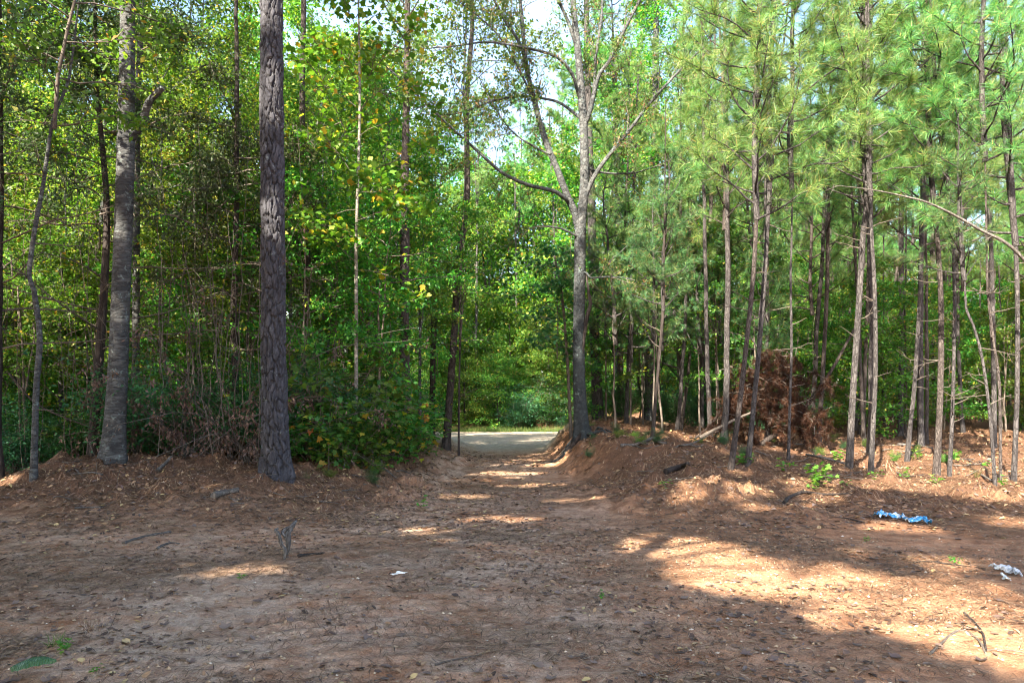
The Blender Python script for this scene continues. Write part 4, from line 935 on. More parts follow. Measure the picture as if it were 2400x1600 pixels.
# rust-brown dead pine top on the right
def dead_pine_top(seed):
    global rng
    rng = np.random.default_rng(seed); mb = MB(); C = []; D = []
    for i in range(95):
        t = i / 95
        st = np.array([-1.55 + 2.7 * t + rng.normal(0, 0.15), rng.normal(0, 0.3), 0.35 + 2.7 * math.sin(math.pi * (0.10 + 0.72 * t)) * rng.uniform(0.1, 1.05)])
        P = limb_curve(st, (rng.normal(0, 0.6), rng.normal(0, 0.6), rng.uniform(-0.2, 0.7)), rng.uniform(0.5, 1.1), 6, -0.2, 0.2); P[:, 2] = np.maximum(P[:, 2], 0.1)
        mb.add(*tube(P, np.linspace(0.018, 0.005, 6), 4), 0)
        for s in range(9):
            q = P[rng.integers(1, 6)]
            Q = limb_curve(q, rng.normal(0, 0.6, 3) + np.array([0, 0, -0.4]), rng.uniform(0.15, 0.5), 3, -0.15, 0.2); Q[:, 2] = np.maximum(Q[:, 2], 0.08)
            mb.add(*tube(Q, [0.007, 0.005, 0.003], 3), 0); C += [Q[1:2], Q[2:]]; D += [Q[1:2] - Q[0:1], Q[2:] - Q[1:2]]
    v, f = needles(np.vstack(C), np.vstack(D) + np.array([0, 0, -0.1]), 38, 0.17, 0.010)
    v[:, 2] = np.maximum(v[:, 2], 0.01)
    mb.add(v, f, 1)
    return mb.mesh('brush', [M['twig'], M['dead_needle']])
Yb = 19.0; xb = (1825 - CX) / FPX * Yb
e = empty('dead_pine_top', (xb, Yb, Hs(xb, Yb))); tag(e, 'fallen pine top with rust-brown dead needles behind the paired pines', 'brush')
mobj('foliage', dead_pine_top(711), e, sc=0.88)
Pd = np.array([(2.3, 0.3, 3.4), (1.4, 0.2, 1.9), (0.4, 0.0, 0.75), (-0.6, -0.1, 0.05)])
Qd, pr = catmull(Pd, 0.15); mb = MB(); capped(mb, Qd, np.interp(pr, range(4), [0.035, 0.05, 0.065, 0.075]), 8, 0, 0.04)
mobj('stem', mb.mesh('stem', M['dark_bark']), e)

# ------------------------------------------------------------------ fallen wood, roots, litter objects
def lay(pts, w, name, label, cat, mat, lift=0.4, sides=7, forks=0, Ys=None, raise_=None, seed=0, group=None):
    """a stick or log lying on the ground; pts in photo pixels, projected onto the terrain (or at given depths)"""
    global rng
    rng = np.random.default_rng(900 + seed)
    P = []
    for k, (px, py) in enumerate(pts):
        Y = Ys[k] if Ys else hit(px, py)
        x = (px - CX) / FPX * Y
        z = Hs(x, Y) + (raise_[k] if raise_ else 0.0)
        P.append((x, Y, z))
    P = np.array(P); wm = np.interp(np.linspace(0, 1, len(P)), [0, 1], w) / FPX * P[:, 1] / 2
    P[:, 2] += wm * (2 * lift - 0.0)
    b = P.mean(0); b[2] = P[:, 2].min()
    L = P - b
    Q, pr = catmull(L, 0.06); rr = np.interp(pr, range(len(P)), wm)
    mb = MB(); capped(mb, Q, rr, sides, 0, 0.08)
    for k in range(forks):
        q = Q[rng.integers(len(Q) // 3, len(Q))]; d = nrm(Q[-1] - Q[0]) * 0.8 + rng.normal(0, 0.5, 3) * np.array([1, 1, 0.35]) + np.array([0, 0, 0.08])
        B = limb_curve(q, d, rng.uniform(0.12, 0.4), 5, 0.0, 0.2)
        mb.add(*tube(B, np.linspace(rr.mean() * 0.5, 0.003, 5), 4), 0)
    o = mobj(name, mb.mesh(name, mat), None, b)
    return tag(o, label, cat, group)

lay([(1455, 1048), (1488, 1046), (1515, 1036), (1530, 1031), (1545, 1042), (1562, 1042)], (9, 6), 'fallen_branch', 'bent grey fallen branch on the bank right of the forked tree', 'branch', M['dead_wood'], seed=1)
lay([(1570, 1068), (1590, 1047), (1622, 1040), (1690, 1010)], (5, 3), 'stick', 'pale thin stick lying behind the clay mound', 'stick', M['dead_wood'], forks=3, seed=2)
lay([(1640, 1014), (1680, 995), (1730, 962), (1790, 935)], (9, 5), 'leaning_pole', 'grey dead pole propped up at an angle left of the dead pine top', 'log', M['twig'], Ys=[18.2, 18.3, 18.5, 18.7], raise_=[0.05, 0.32, 0.72, 1.05], seed=3)
lay([(1628, 1010), (1668, 960), (1700, 915)], (6, 4), 'leaning_pole', 'thinner dark dead pole leaning above the grey propped pole', 'log', M['dark_bark'], Ys=[18.6, 18.8, 19.0], raise_=[0.02, 0.5, 1.05], seed=4)
lay([(1838, 1182), (1852, 1168), (1885, 1160), (1930, 1162), (1990, 1158)], (10, 4), 'fallen_branch', 'dark curved fallen branch at the edge of the pine needles', 'branch', M['dark_bark'], forks=3, seed=5)
lay([(1560, 1112), (1580, 1104), (1600, 1096), (1612, 1090)], (15, 9), 'stub_log', 'short dark rotten log on the clay mound', 'log', M['dark_bark'], seed=6)
lay([(1890, 1068), (1925, 1074), (1960, 1085), (1990, 1090)], (6, 4), 'fallen_branch', 'pale forked branch left of the stout pine foot', 'branch', M['dead_wood'], forks=5, seed=7)
lay([(2105, 1045), (2140, 1047), (2185, 1054)], (7, 5), 'fallen_branch', 'pale straight log behind the bright sunlit pine', 'branch', M['dead_wood'], seed=8)
lay([(0, 1082), (40, 1074), (72, 1066), (112, 1054), (150, 1030), (184, 1010)], (13, 16), 'fallen_log', 'pale fallen log at the left edge behind the crooked tree', 'log', M['dead_wood'], seed=9, Ys=[14.5, 14.6, 14.7, 14.9, 15.3, 15.7], raise_=[0.1, 0.12, 0.15, 0.2, 0.3, 0.45])
lay([(20, 880), (80, 925), (150, 970), (230, 1012)], (6, 3), 'leaning_branch', 'thin dark bare branch slanting down behind the crooked tree', 'branch', M['dark_bark'], Ys=[14.2, 14.2, 14.2, 14.0], raise_=[2.1, 1.6, 1.1, 0.5], seed=10)
lay([(368, 1108), (385, 1098), (402, 1085)], (9, 6), 'stick', 'pale broken stick sticking up on the left mound', 'stick', M['dead_wood'], raise_=[0.0, 0.04, 0.10], seed=11)
lay([(240, 1116), (215, 1110), (175, 1112)], (5, 3), 'stick', 'thin twig curved on the left mound below the grey tree', 'stick', M['dead_wood'], seed=12)
lay([(500, 1170), (522, 1162), (560, 1152)], (18, 11), 'stub_log', 'short crumbling log piece at the foot of the left mound', 'log', M['dead_wood'], seed=13)
lay([(290, 1275), (330, 1262), (400, 1248)], (7, 5), 'stick', 'grey weathered stick on the left of the clearing', 'stick', M['dead_wood'], seed=14)
lay([(368, 1288), (385, 1278), (400, 1275), (420, 1276)], (6, 4), 'stick', 'short curved twig beside the grey weathered stick', 'stick', M['dead_wood'], seed=15)
lay([(175, 1192), (205, 1196), (240, 1190)], (5, 4), 'stick', 'pale forked twig at the foot of the left mound', 'stick', M['dead_wood'], forks=2, seed=16)
lay([(2180, 1535), (2245, 1480), (2290, 1500), (2310, 1535)], (7, 5), 'stick', 'knobbly brown stick in the sunlight at the lower right', 'stick', M['twig'], forks=2, seed=17)
lay([(2260, 1440), (2300, 1480), (2312, 1530)], (6, 4), 'stick', 'thick dark stick at the lower right near the edge', 'stick', M['dark_bark'], forks=1, seed=18)
lay([(2140, 1320), (2180, 1318), (2260, 1328), (2310, 1334)], (4, 2.5), 'stick', 'long thin dark twig left of the clear plastic scrap', 'stick', M['dark_bark'], forks=2, seed=19)
lay([(2020, 1225), (1980, 1215), (1940, 1214)], (4, 2), 'stick', 'thin dark twig beside the blue plastic wrapper', 'stick', M['dark_bark'], seed=20)
lay([(700, 1308), (720, 1304), (758, 1298)], (8, 5), 'stick', 'dark stick lying right of the small root snag', 'stick', M['dark_bark'], seed=21)
lay([(1020, 1560), (1060, 1548), (1130, 1535)], (5, 3), 'stick', 'faint brown twig near the bottom centre', 'stick', M['twig'], seed=22)
lay([(820, 1082), (850, 1078), (905, 1086), (925, 1100)], (4, 2.5), 'stick', 'arched thin twig at the edge of the track below the maple shrubs', 'stick', M['dead_wood'], Ys=[14.2, 14.2, 14.1, 14.0], raise_=[0.02, 0.2, 0.14, 0.02], seed=23)
lay([(2300, 1120), (2330, 1130), (2300, 1095), (2270, 1078)], (4, 2), 'stick', 'pale arching twig in front of the slender leaning stems', 'stick', M['dead_wood'], forks=4, seed=24)
r = random.Random(44)
for k in range(26):
    px, py = r.uniform(1480, 2390), r.uniform(1030, 1130)
    lay([(px, py), (px + r.uniform(15, 30), py + r.uniform(-6, 6)), (px + r.uniform(35, 70), py + r.uniform(-9, 9))], (r.uniform(2.5, 4.5), 2), 'stick', 'thin twig among the needles under the right-hand pines', 'stick', M['dead_wood'] if k % 2 else M['twig'], forks=2, seed=100 + k, group='twigs under the right-hand pines')
for k in range(14):
    px, py = r.uniform(120, 1000), r.uniform(1085, 1190)
    lay([(px, py), (px + r.uniform(12, 25), py + r.uniform(-6, 6)), (px + r.uniform(28, 55), py + r.uniform(-8, 8))], (r.uniform(2.5, 4), 2), 'stick', 'thin twig on the left mound and track side', 'stick', M['dead_wood'] if k % 2 else M['twig'], forks=2, seed=140 + k, group='twigs on the left mound')

# bare branch reaching in from the right edge: a bent dead sapling rooted outside the frame
Yb = 12.0
P = np.vstack([[(11.4, 12.6, Hs(11.4, 12.6)), (10.6, 12.3, 2.4)], np.array([ray(*q, Yb) for q in ((2400, 608), (2293, 536), (2187, 480), (2114, 459), (2038, 444), (1953, 434))])])
b = P[0].copy(); Q, pr = catmull(P - b, 0.12)
mb = MB().add(*tube(Q, np.interp(pr, range(8), [0.045, 0.038, 0.030, 0.024, 0.018, 0.013, 0.009, 0.004]), 7, jit=0.04))
rng = np.random.default_rng(41)
for k in range(10):
    q = Q[rng.integers(len(Q) // 2, len(Q))]
    mb.add(*tube(limb_curve(q, rng.normal(0, 1, 3) + np.array([-0.8, 0, 0]), rng.uniform(0.2, 0.5), 5, 0, 0.15), np.linspace(0.006, 0.002, 5), 4))
tag(mobj('bent_sapling', mb.mesh('bent_sapling', M['dead_wood']), None, b), 'bare bent dead sapling arching in from the right edge', 'sapling')

# the small root snag in the clearing
Yr = hit(664, 1312); b = np.array([ray(664, 1312, Yr)[0], Yr, 0]); b[2] = Hs(b[0], Yr)
def rp(pts, dy): return np.array([ray(a, c_, Yr + d_) - b for (a, c_), d_ in zip(pts, dy)])
mb = MB()
rng = np.random.default_rng(43)
for pts, dy, w in (([(665, 1314), (668, 1290), (660, 1275), (653, 1252), (645, 1242), (652, 1238)], [0, 0, 0.02, 0.05, 0.08, 0.12], (5, 8, 9, 8, 7, 4)),
                   ([(672, 1300), (676, 1275), (674, 1255), (680, 1240), (690, 1225), (694, 1220)], [0.1, 0.12, 0.15, 0.2, 0.28, 0.34], (5, 12, 15, 13, 9, 5)),
                   ([(668, 1258), (662, 1248), (668, 1240), (682, 1232)], [0.08, 0.1, 0.15, 0.2], (7, 8, 8, 5))):
    P = rp(pts, dy); Q, pr = catmull(P, 0.02); capped(mb, Q, np.interp(pr, range(len(w)), w) / FPX * Yr / 2, 9, 0, 0.1)
tag(mobj('root_snag', mb.mesh('root_snag', M['dead_wood']), None, b), 'small grey twisted root snag standing up in the clearing', 'root')

# plastic scraps
def film_mat(name, stops, tr):
    m, nt, out = newmat(name)
    c = ramp(nt, stops, noise(nt, mapping(nt, (1, 1, 1)), 11.0, 3.0), 'CONSTANT')
    p = nt.nodes.new('ShaderNodeBsdfPrincipled'); nt.links.new(c, p.inputs['Base Color']); p.inputs['Roughness'].default_value = 0.25
    t = nt.nodes.new('ShaderNodeBsdfTransparent'); t.inputs[0].default_value = (0.9, 0.93, 0.96, 1)
    mx = nt.nodes.new('ShaderNodeMixShader'); mx.inputs[0].default_value = tr
    nt.links.new(p.outputs[0], mx.inputs[1]); nt.links.new(t.outputs[0], mx.inputs[2]); nt.links.new(mx.outputs[0], out.inputs[0])
    return m
M['blue_film'] = film_mat('blue_film', [(0, (0.55, 0.66, 0.74)), (0.44, (0.04, 0.27, 0.60)), (0.53, (0.12, 0.42, 0.70)), (0.60, (0.65, 0.72, 0.78))], 0.04)
M['clear_film'] = film_mat('clear_film', [(0, (0.62, 0.64, 0.68)), (0.5, (0.75, 0.77, 0.82))], 0.4)
M['white_scrap'] = film_mat('white_scrap', [(0, (0.78, 0.78, 0.76)), (0.5, (0.85, 0.85, 0.82))], 0.0)
def film(name, label, cat, line, wid, mat, seed, amp=0.05, n=70, m_=22):
    g = np.random.default_rng(seed)
    P = []
    for px, py in line:
        Y = hit(px, py); P.append(((px - CX) / FPX * Y, Y))
    P = np.array(P)
    u = np.linspace(0, 1, n); cx_ = np.interp(u, np.linspace(0, 1, len(P)), P[:, 0]); cyy = np.interp(u, np.linspace(0, 1, len(P)), P[:, 1])
    wv = np.interp(u, np.linspace(0, 1, len(wid)), wid)
    v = np.linspace(-1, 1, m_)
    Xg = cx_[:, None] + 0.03 * fbm(np.tile(u[:, None] * 6, (1, m_)) + seed, np.tile(v[None] * 2, (n, 1))) * 2
    Yg = cyy[:, None] + wv[:, None] * v[None]
    zz = amp * (np.abs(fbm(Xg * 13 + seed, Yg * 13, 3)) * 2.2) + 0.4 * amp * (1 - v[None] ** 2) + 0.012
    Z = H(Xg, Yg) + zz
    b = np.array([P[:, 0].mean(), P[:, 1].mean(), Z.min()])
    vv = np.stack([Xg, Yg, Z], -1).reshape(-1, 3) - b
    ii_ = (np.arange(n - 1)[:, None] * m_ + np.arange(m_ - 1)[None]).ravel()
    f = np.stack([ii_, ii_ + m_, ii_ + m_ + 1, ii_ + 1], -1)
    o = mobj(name, MB().add(vv, f).mesh(name, mat), None, b)
    sm = o.modifiers.new('solid', 'SOLIDIFY'); sm.thickness = 0.002
    return tag(o, label, cat)
film('plastic_wrapper', 'crumpled blue and white plastic wrapper on the ground at the right', 'wrapper', [(2052, 1212), (2075, 1212), (2105, 1216), (2130, 1228), (2160, 1222), (2180, 1228)], (0.10, 0.17, 0.07, 0.06, 0.12, 0.05), M['blue_film'], 5, 0.085)
film('plastic_scrap', 'crumpled clear plastic bag scrap near the right edge', 'plastic', [(2326, 1334), (2345, 1340), (2370, 1346), (2391, 1356)], (0.05, 0.10, 0.10, 0.03), M['clear_film'], 8, 0.07)
film('plastic_scrap', 'small white plastic tag beneath the clear plastic bag scrap', 'plastic', [(2350, 1350), (2358, 1358), (2363, 1363)], (0.03, 0.05, 0.03), M['white_scrap'], 9, 0.03, 14, 8)
film('paper_scrap', 'tiny white paper scrap at the middle of the clearing', 'paper', [(918, 1350), (932, 1346), (950, 1347)], (0.015, 0.025, 0.01), M['white_scrap'], 10, 0.02, 20, 8)

# ------------------------------------------------------------------ seedlings and small green plants
def gen_seedling(seed, n, leaf, h, shape=None):
    global rng
    rng = np.random.default_rng(seed); mb = MB(); C = []
    for i in range(max(2, n // 5)):
        P = limb_curve((0, 0, -0.02), (rng.normal(0, 0.5), rng.normal(0, 0.5), 1), h * rng.uniform(0.6, 1.1), 5, -0.02, 0.12)
        mb.add(*tube(P, np.linspace(0.004, 0.002, 5), 4), 0); C.append(P[2:])
    C = np.vstack(C); c = C[rng.integers(0, len(C), n)] + rng.normal(0, 0.03, (n, 3))
    mb.add(*(leaf_shapes(c, leaf, shape, spread=0.35) if shape is not None else leaf_quads(c, leaf, 0.6, spread=0.35)), 1)
    return mb.mesh('seedling', [M['twig'], M['seedling_leaf']])
SD = [gen_seedling(800 + i, 14 + 5 * i, 0.10, 0.22 + 0.06 * i, STAR if i % 2 else None) for i in range(4)]
big = gen_seedling(810, 70, 0.11, 0.45, STAR)
Y = hit(1920, 1140); x = (1918 - CX) / FPX * Y
tag(mobj('seedling', big, None, (x, Y, Hs(x, Y))), 'bright green bushy seedling in front of the right-hand pines', 'plant')
sl_ = [(1982, 1140, 'bright small seedling right of the bushy one'), (1905, 1150, 'low green sprig at the foot of the bushy seedling'), (1843, 1105, 'yellow-green sprig left of the bushy seedling'), (1750, 1095, 'green leafy tuft at the foot of the paired pines'),
       (2052, 1118, 'green seedling near the foot of the dark pine'), (2120, 1122, 'low bright seedling between the dark and bright pines'), (2200, 1135, 'tiny seedling in front of the bright sunlit pine'), (1967, 1080, 'green sprig left of the stout pine foot'),
       (1560, 1140, 'small green sprig on the left flank of the clay mound'), (990, 1192, 'yellow-green sprig on the left side of the track'), (2155, 1077, 'leafy seedling left of the bright sunlit pine'), (2240, 1080, 'large seedling clump right of the mottled pine'),
       (2320, 1095, 'yellow-green seedling by the slender leaning stems'), (2350, 1140, 'low seedling at the feet of the slender stems'), (570, 1358, 'tiny green weed in the left foreground'), (155, 1528, 'two-leaved green sprout at the lower left'), (228, 1578, 'green and yellow sprout at the bottom left'), (1410, 1405, 'flat green leaf tuft in the middle foreground'), (2032, 1268, 'green sprig below the blue wrapper'), (2235, 1320, 'green sprig left of the clear plastic scrap')]
for k, (px, py, lab) in enumerate(sl_):
    Y = hit(px, py); x = (px - CX) / FPX * Y
    s = 1.0 if py < 1120 else (0.75 if py < 1200 else 0.28)
    tag(mobj('seedling', SD[k % 4], None, (x, Y, Hs(x, Y)), (0, 0, k * 1.7), s), lab, 'plant')
# broad green leaf close to the camera, bottom left
Y = hit(60, 1592); x = (45 - CX) / FPX * Y
u, v = np.meshgrid(np.linspace(0, 1, 14), np.linspace(-1, 1, 7), indexing='ij')
wv = 0.055 * np.sin(np.pi * u ** 0.8) ** 0.7
vx = 0.25 * u; vy = wv * v; vz = 0.075 + 0.05 * np.sin(u * 2.4) - 0.02 * v ** 2 + 0.004 * np.cos(v * 9) * np.sin(u * 30)
vv = np.stack([vx - 0.04, vy, vz], -1).reshape(-1, 3)
ii_ = (np.arange(13)[:, None] * 7 + np.arange(6)[None]).ravel()
mb = MB().add(vv, np.stack([ii_, ii_ + 7, ii_ + 8, ii_ + 1], -1), 1)
mb.add(*tube(np.array([(0.0, 0, -0.02), (-0.005, 0, 0.04), (0.0, 0, 0.085)]), [0.004, 0.003, 0.003], 6), 0)
m_, nt_, out_ = newmat('broad_leaf'); p_ = nt_.nodes.new('ShaderNodeBsdfPrincipled'); p_.inputs['Roughness'].default_value = 0.4
wv_ = nt_.nodes.new('ShaderNodeTexWave'); wv_.inputs['Scale'].default_value = 24.0; wv_.inputs['Distortion'].default_value = 3.0; nt_.links.new(mapping(nt_, (1, 1, 1)), wv_.inputs[0])
nt_.links.new(mixc(nt_, noise(nt_, mapping(nt_, (1, 1, 1)), 30, 4), ramp(nt_, [(0.2, (0.02, 0.085, 0.03)), (0.9, (0.035, 0.12, 0.04))], wv_.outputs[0]), (0.05, 0.10, 0.03)), p_.inputs['Base Color'])
bp_ = nt_.nodes.new('ShaderNodeBump'); bp_.inputs['Distance'].default_value = 0.004; nt_.links.new(wv_.outputs[0], bp_.inputs['Height']); nt_.links.new(bp_.outputs[0], p_.inputs['Normal']); nt_.links.new(p_.outputs[0], out_.inputs[0])
M['broad_leaf'] = m_
o = mobj('broad_leaf_plant', mb.mesh('broad_leaf_plant', [M['twig'], M['broad_leaf']]), None, (x, Y, Hs(x, Y)), (0.25, 0, 0.2))
tag(o, 'single broad dark-green leaf on a short stalk at the bottom left corner', 'plant')
# grass tufts
def gen_tuft(seed, n, h, mat, w=0.005):
    global rng
    rng = np.random.default_rng(seed); mb = MB()
    for i in range(n):
        a = rng.uniform(0, 6.28)
        P = limb_curve((rng.normal(0, 0.03), rng.normal(0, 0.03), -0.01), (math.cos(a) * 0.5, math.sin(a) * 0.5, 1), h * rng.uniform(0.5, 1.1), 4, -0.1, 0.1)
        b_ = nrm(np.cross(P[-1] - P[0], rng.normal(0, 1, 3)))
        ww = np.linspace(w, 0.0008, 4)[:, None] / 2
        q = np.concatenate([P + b_ * ww, P - b_ * ww]); k = np.arange(3)
        mb.add(q, np.stack([k, k + 1, k + 5, k + 4], -1))
    return mb.mesh('grass_tuft', mat)
for k, (px, py, lab, h) in enumerate([(216, 1480, 'wispy pale grass tuft in the left foreground', 0.16), (130, 1512, 'short green grass tuft at the lower left', 0.13), (1036, 1056, 'grassy clump at the foot of the leaning trackside tree', 0.22), (1385, 1046, 'grassy clump at the foot of the forked tree', 0.16), (2290, 1120, 'dry grass tuft among the sunlit needles', 0.25), (2120, 1108, 'dry grass tuft right of the dark pine foot', 0.22), (720, 1120, 'thin grass tuft right of the large pine foot', 0.25)]):
    Y = hit(px, py); x = (px - CX) / FPX * Y
    tag(mobj('grass_tuft', gen_tuft(820 + k, 26, h, M['grass'] if k != 0 else M['straw']), None, (x, Y, Hs(x, Y))), lab, 'grass')

# roadside grass beyond the far road
rng = np.random.default_rng(61)
n = 16000
gxp = rng.uniform(-16, 15, n); gyp = 49.2 + rng.exponential(0.9, n)
c = np.stack([gxp, gyp, H(gxp, gyp)], -1)
d = nrm(rng.normal(0, 0.35, (n, 3)) + np.array([0, 0, 1])); l = rng.uniform(0.15, 0.5, n)[:, None]; b_ = nrm(np.cross(d, rng.normal(0, 1, (n, 3)))) * 0.012
tag(mobj('grass', MB().add(np.stack([c + b_, c - b_, c + d * l], 1).reshape(-1, 3), np.arange(n * 3).reshape(n, 3)).mesh('grass', M['grass'])), 'green grass verge along the far edge of the dirt road', 'grass', kind='stuff')

# ------------------------------------------------------------------ ground litter
def spread_pts(n, y0, y1, g, xm=1.0):
    y = np.sqrt(g.uniform(y0 ** 2, y1 ** 2, n)); x = g.uniform(-xm, xm, n) * y
    return x, y
def tilt_frame(x, y):
    e_ = 0.06
    nx_ = -(H(x + e_, y) - H(x - e_, y)) / (2 * e_); ny_ = -(H(x, y + e_) - H(x, y - e_)) / (2 * e_)
    return nrm(np.stack([nx_, ny_, np.ones_like(x)], -1))
def flat_leaves(x, y, L, g, lift=0.006):
    n = len(x); N = nrm(tilt_frame(x, y) + g.normal(0, 0.22, (n, 3)) * np.array([1, 1, 0]))
    r_ = g.normal(0, 1, (n, 3)); A = nrm(r_ - (r_ * N).sum(1, keepdims=True) * N); B = np.cross(N, A)
    C = np.stack([x, y, H(x, y) + lift], -1); L = L[:, None]; w = g.uniform(0.35, 0.65, n)[:, None]; cu = g.normal(0.10, 0.12, n)[:, None]
    t = [(-0.5, 0.0), (-0.1, 0.5), (0.25, 0.42), (0.5, 0.0), (0.25, -0.42), (-0.1, -0.5)]
    vs = [C + A * L * a + B * L * w * b + N * L * (cu * (abs(b) * 1.4 + a * a)) for a, b in t]
    v = np.stack(vs, 1).reshape(-1, 3); k = np.arange(n)[:, None] * 6
    f = np.concatenate([k + np.array([[0, 1, 2, 3]]), k + np.array([[0, 3, 4, 5]])])
    return v, f
g = np.random.default_rng(71)
mb = MB()
for n, y0, y1, xm, Ls in ((34000, 3.6, 9, 0.95, (0.008, 0.075)), (60000, 9, 15, 0.95, (0.012, 0.10)), (40000, 15, 26, 0.9, (0.03, 0.14))):
    x, y = spread_pts(n, y0, y1, g, xm)
    keep = (3.4 * fbm(x * 0.7 + 5, y * 1.1, 3) + 0.58 + 0.45 * (np.abs(x) > 1.7) * (y > 10) > g.uniform(0.0, 1.0, n)); x, y = x[keep], y[keep]
    mb.add(*flat_leaves(x, y, Ls[0] + (Ls[1] - Ls[0]) * g.random(len(x)) ** 2.6, g))
tag(mobj('leaf_litter', mb.mesh('leaf_litter', M['litter_leaf'])), 'scattered small dead leaves covering the forest floor', 'leaves', kind='stuff')
mb = MB()
for n, y0, y1, w in ((110000, 3.6, 9, 0.0024), (110000, 9, 15, 0.0040), (60000, 15, 26, 0.007)):
    x, y = spread_pts(n, y0, y1, g, 0.95)
    dens = np.clip(0.46 + 2.6 * fbm(x * 0.8 + 2, y * 1.3, 3) + 0.6 * S((np.abs(x) - 1.5) / 1.5) * S((y - 9) / 3), 0.04, 1)
    k = g.random(n) < dens; x, y = x[k], y[k]; n = len(x)
    a = g.uniform(0, np.pi, n); L = g.uniform(0.07, 0.20, n)
    dx, dy = np.cos(a) * L / 2, np.sin(a) * L / 2
    z0 = H(x - dx, y - dy) + g.uniform(0.003, 0.02, n); z1 = H(x + dx, y + dy) + g.uniform(0.003, 0.02, n); zm = np.maximum(H(x, y) + 0.004, (z0 + z1) / 2)
    px_, py_ = -np.sin(a) * w, np.cos(a) * w
    v = np.stack([np.stack([x - dx, y - dy, z0], -1), np.stack([x - px_, y - py_, zm], -1), np.stack([x + dx, y + dy, z1], -1), np.stack([x + px_, y + py_, zm], -1)], 1)
    mb.add(v.reshape(-1, 3), np.arange(n * 4).reshape(n, 4))
tag(mobj('pine_straw', mb.mesh('pine_straw', M['straw'])), 'fallen brown pine needles strewn over the ground', 'pine needles', kind='stuff')
mb = MB()
ico = np.array([(1, 0, 0), (-1, 0, 0), (0, 1, 0), (0, -1, 0), (0, 0, 1), (0, 0, -0.6)], float)
icf = np.array([(0, 2, 4), (2, 1, 4), (1, 3, 4), (3, 0, 4), (2, 0, 5), (1, 2, 5), (3, 1, 5), (0, 3, 5)])
for n, y0, y1, s0, s1 in ((20000, 3.6, 8.5, 0.004, 0.016), (6000, 8.5, 14, 0.006, 0.02)):
    x, y = spread_pts(n, y0, y1, g, 0.95)
    dens = np.clip(0.3 + 1.6 * fbm(x * 0.6 + 31, y * 0.6) + 0.5 * gauss(x, y, 2.6, 7.5, 2.2, 3.5), 0.04, 1)
    k = g.random(n) < dens; x, y = x[k], y[k]; n = len(x)
    s = s0 + (s1 - s0) * g.random(n) ** 2.5
    v = ico[None] * g.uniform(0.6, 1.35, (n, 6, 1)) * s[:, None, None] * np.stack([g.uniform(0.8, 1.4, n), g.uniform(0.8, 1.2, n), g.uniform(0.5, 0.9, n)], -1)[:, None]
    v = v + np.stack([x, y, H(x, y) + s * 0.25], -1)[:, None]
    mb.add(v.reshape(-1, 3), (icf[None] + (np.arange(n) * 6)[:, None, None]).reshape(-1, 3))
tag(mobj('gravel', mb.mesh('gravel', M['pebble'], smooth=False)), 'small tan and white pebbles scattered in the clay', 'gravel', kind='stuff')

# the larger fallen leaves of the foreground, one by one
def gen_fallen(seed, shape, L):
    g2 = np.random.default_rng(seed); k = len(shape)
    cu = g2.uniform(0.15, 0.5); tw_ = g2.uniform(-0.5, 0.5)
    P = np.stack([shape[:, 0] * L, (shape[:, 1] - 0.5) * L, L * (cu * np.abs(shape[:, 0]) * 0.9 + 0.25 * (shape[:, 1] - 0.5) ** 2 + tw_ * shape[:, 0] * (shape[:, 1] - 0.5)) + 0.004], -1)
    P = np.vstack([P, [[0, 0, 0.002]]]); i = np.arange(k)
    return MB().add(P, np.stack([i, (i + 1) % k, np.full(k, k)], -1)).mesh('fallen_leaf', M['litter_leaf'])
FL = [gen_fallen(850 + i, (OAK, STAR, OAK, TULIP, np.array([(0, 0), (0.2, 0.25), (0.27, 0.5), (0.18, 0.8), (0, 1), (-0.18, 0.8), (-0.27, 0.5), (-0.2, 0.25)]))[i % 5], 0.1) for i in range(10)]
r = random.Random(66)
for k in range(290):
    y = 3.75 + 6.5 * r.random() ** 1.3; x = r.uniform(-0.8, 0.8) * y
    nrmv = Vector(tilt_frame(np.array([x]), np.array([y]))[0])
    q = nrmv.to_track_quat('Z', 'Y').to_euler(); q.rotate_axis('Z', r.uniform(0, 6.28))
    o = mobj('fallen_leaf', r.choice(FL), None, (x, y, Hs(x, y) + 0.003), q, r.uniform(0.55, 1.0) * (0.7 + 0.05 * y))
    tag(o, 'larger curled dead leaf lying on the clearing floor', 'leaf', 'larger fallen leaves in the clearing')

# ------------------------------------------------------------------ unseen tall trees put behind the camera to shade the clearing
COT = 1 / math.tan(SUN_EL); SDX, SDY = -math.sin(SUN_AZ) * COT, -math.cos(SUN_AZ) * COT      # ground shift per metre of height
GAPS = [(2.05, 7.8, 0.8, 1.0, 0.35), (2.55, 6.5, 1.1, 1.15, 0.45), (2.75, 5.4, 0.6, 0.6, 0.2), (3.75, 6.0, 0.7, 0.9, 0.3), (3.7, 4.9, 0.95, 0.75, 0.2), (4.3, 4.3, 0.6, 0.6, 0.0),  # holes cut in the unseen crowns so sun patches land here
        (3.5, 12.0, 1.1, 0.95, 0.2), (3.85, 10.6, 0.45, 0.4, 0.0), (1.3, 8.8, 0.35, 0.25, 0), (-0.05, 10.0, 0.75, 0.4, 0), (-1.3, 9.1, 0.65, 0.34, 0), (-2.8, 6.85, 0.65, 0.42, 0),
        (-9.2, 12.2, 1.3, 1.0, 0), (-2.7, 21.6, 1.1, 1.8, -0.5), (5.2, 9.2, 0.5, 0.4, 0), (0.6, 14.5, 1.0, 0.5, 0), (-0.3, 17.3, 1.2, 0.6, 0), (0.4, 19.8, 1.3, 0.7, 0), (1.2, 12.0, 0.7, 0.4, 0), (-0.8, 12.6, 0.7, 0.35, 0),
        (1.0, 7.2, 0.25, 0.2, 0), (6.0, 7.4, 0.5, 0.35, 0.0), (2.6, 10.0, 0.35, 0.3, 0)]
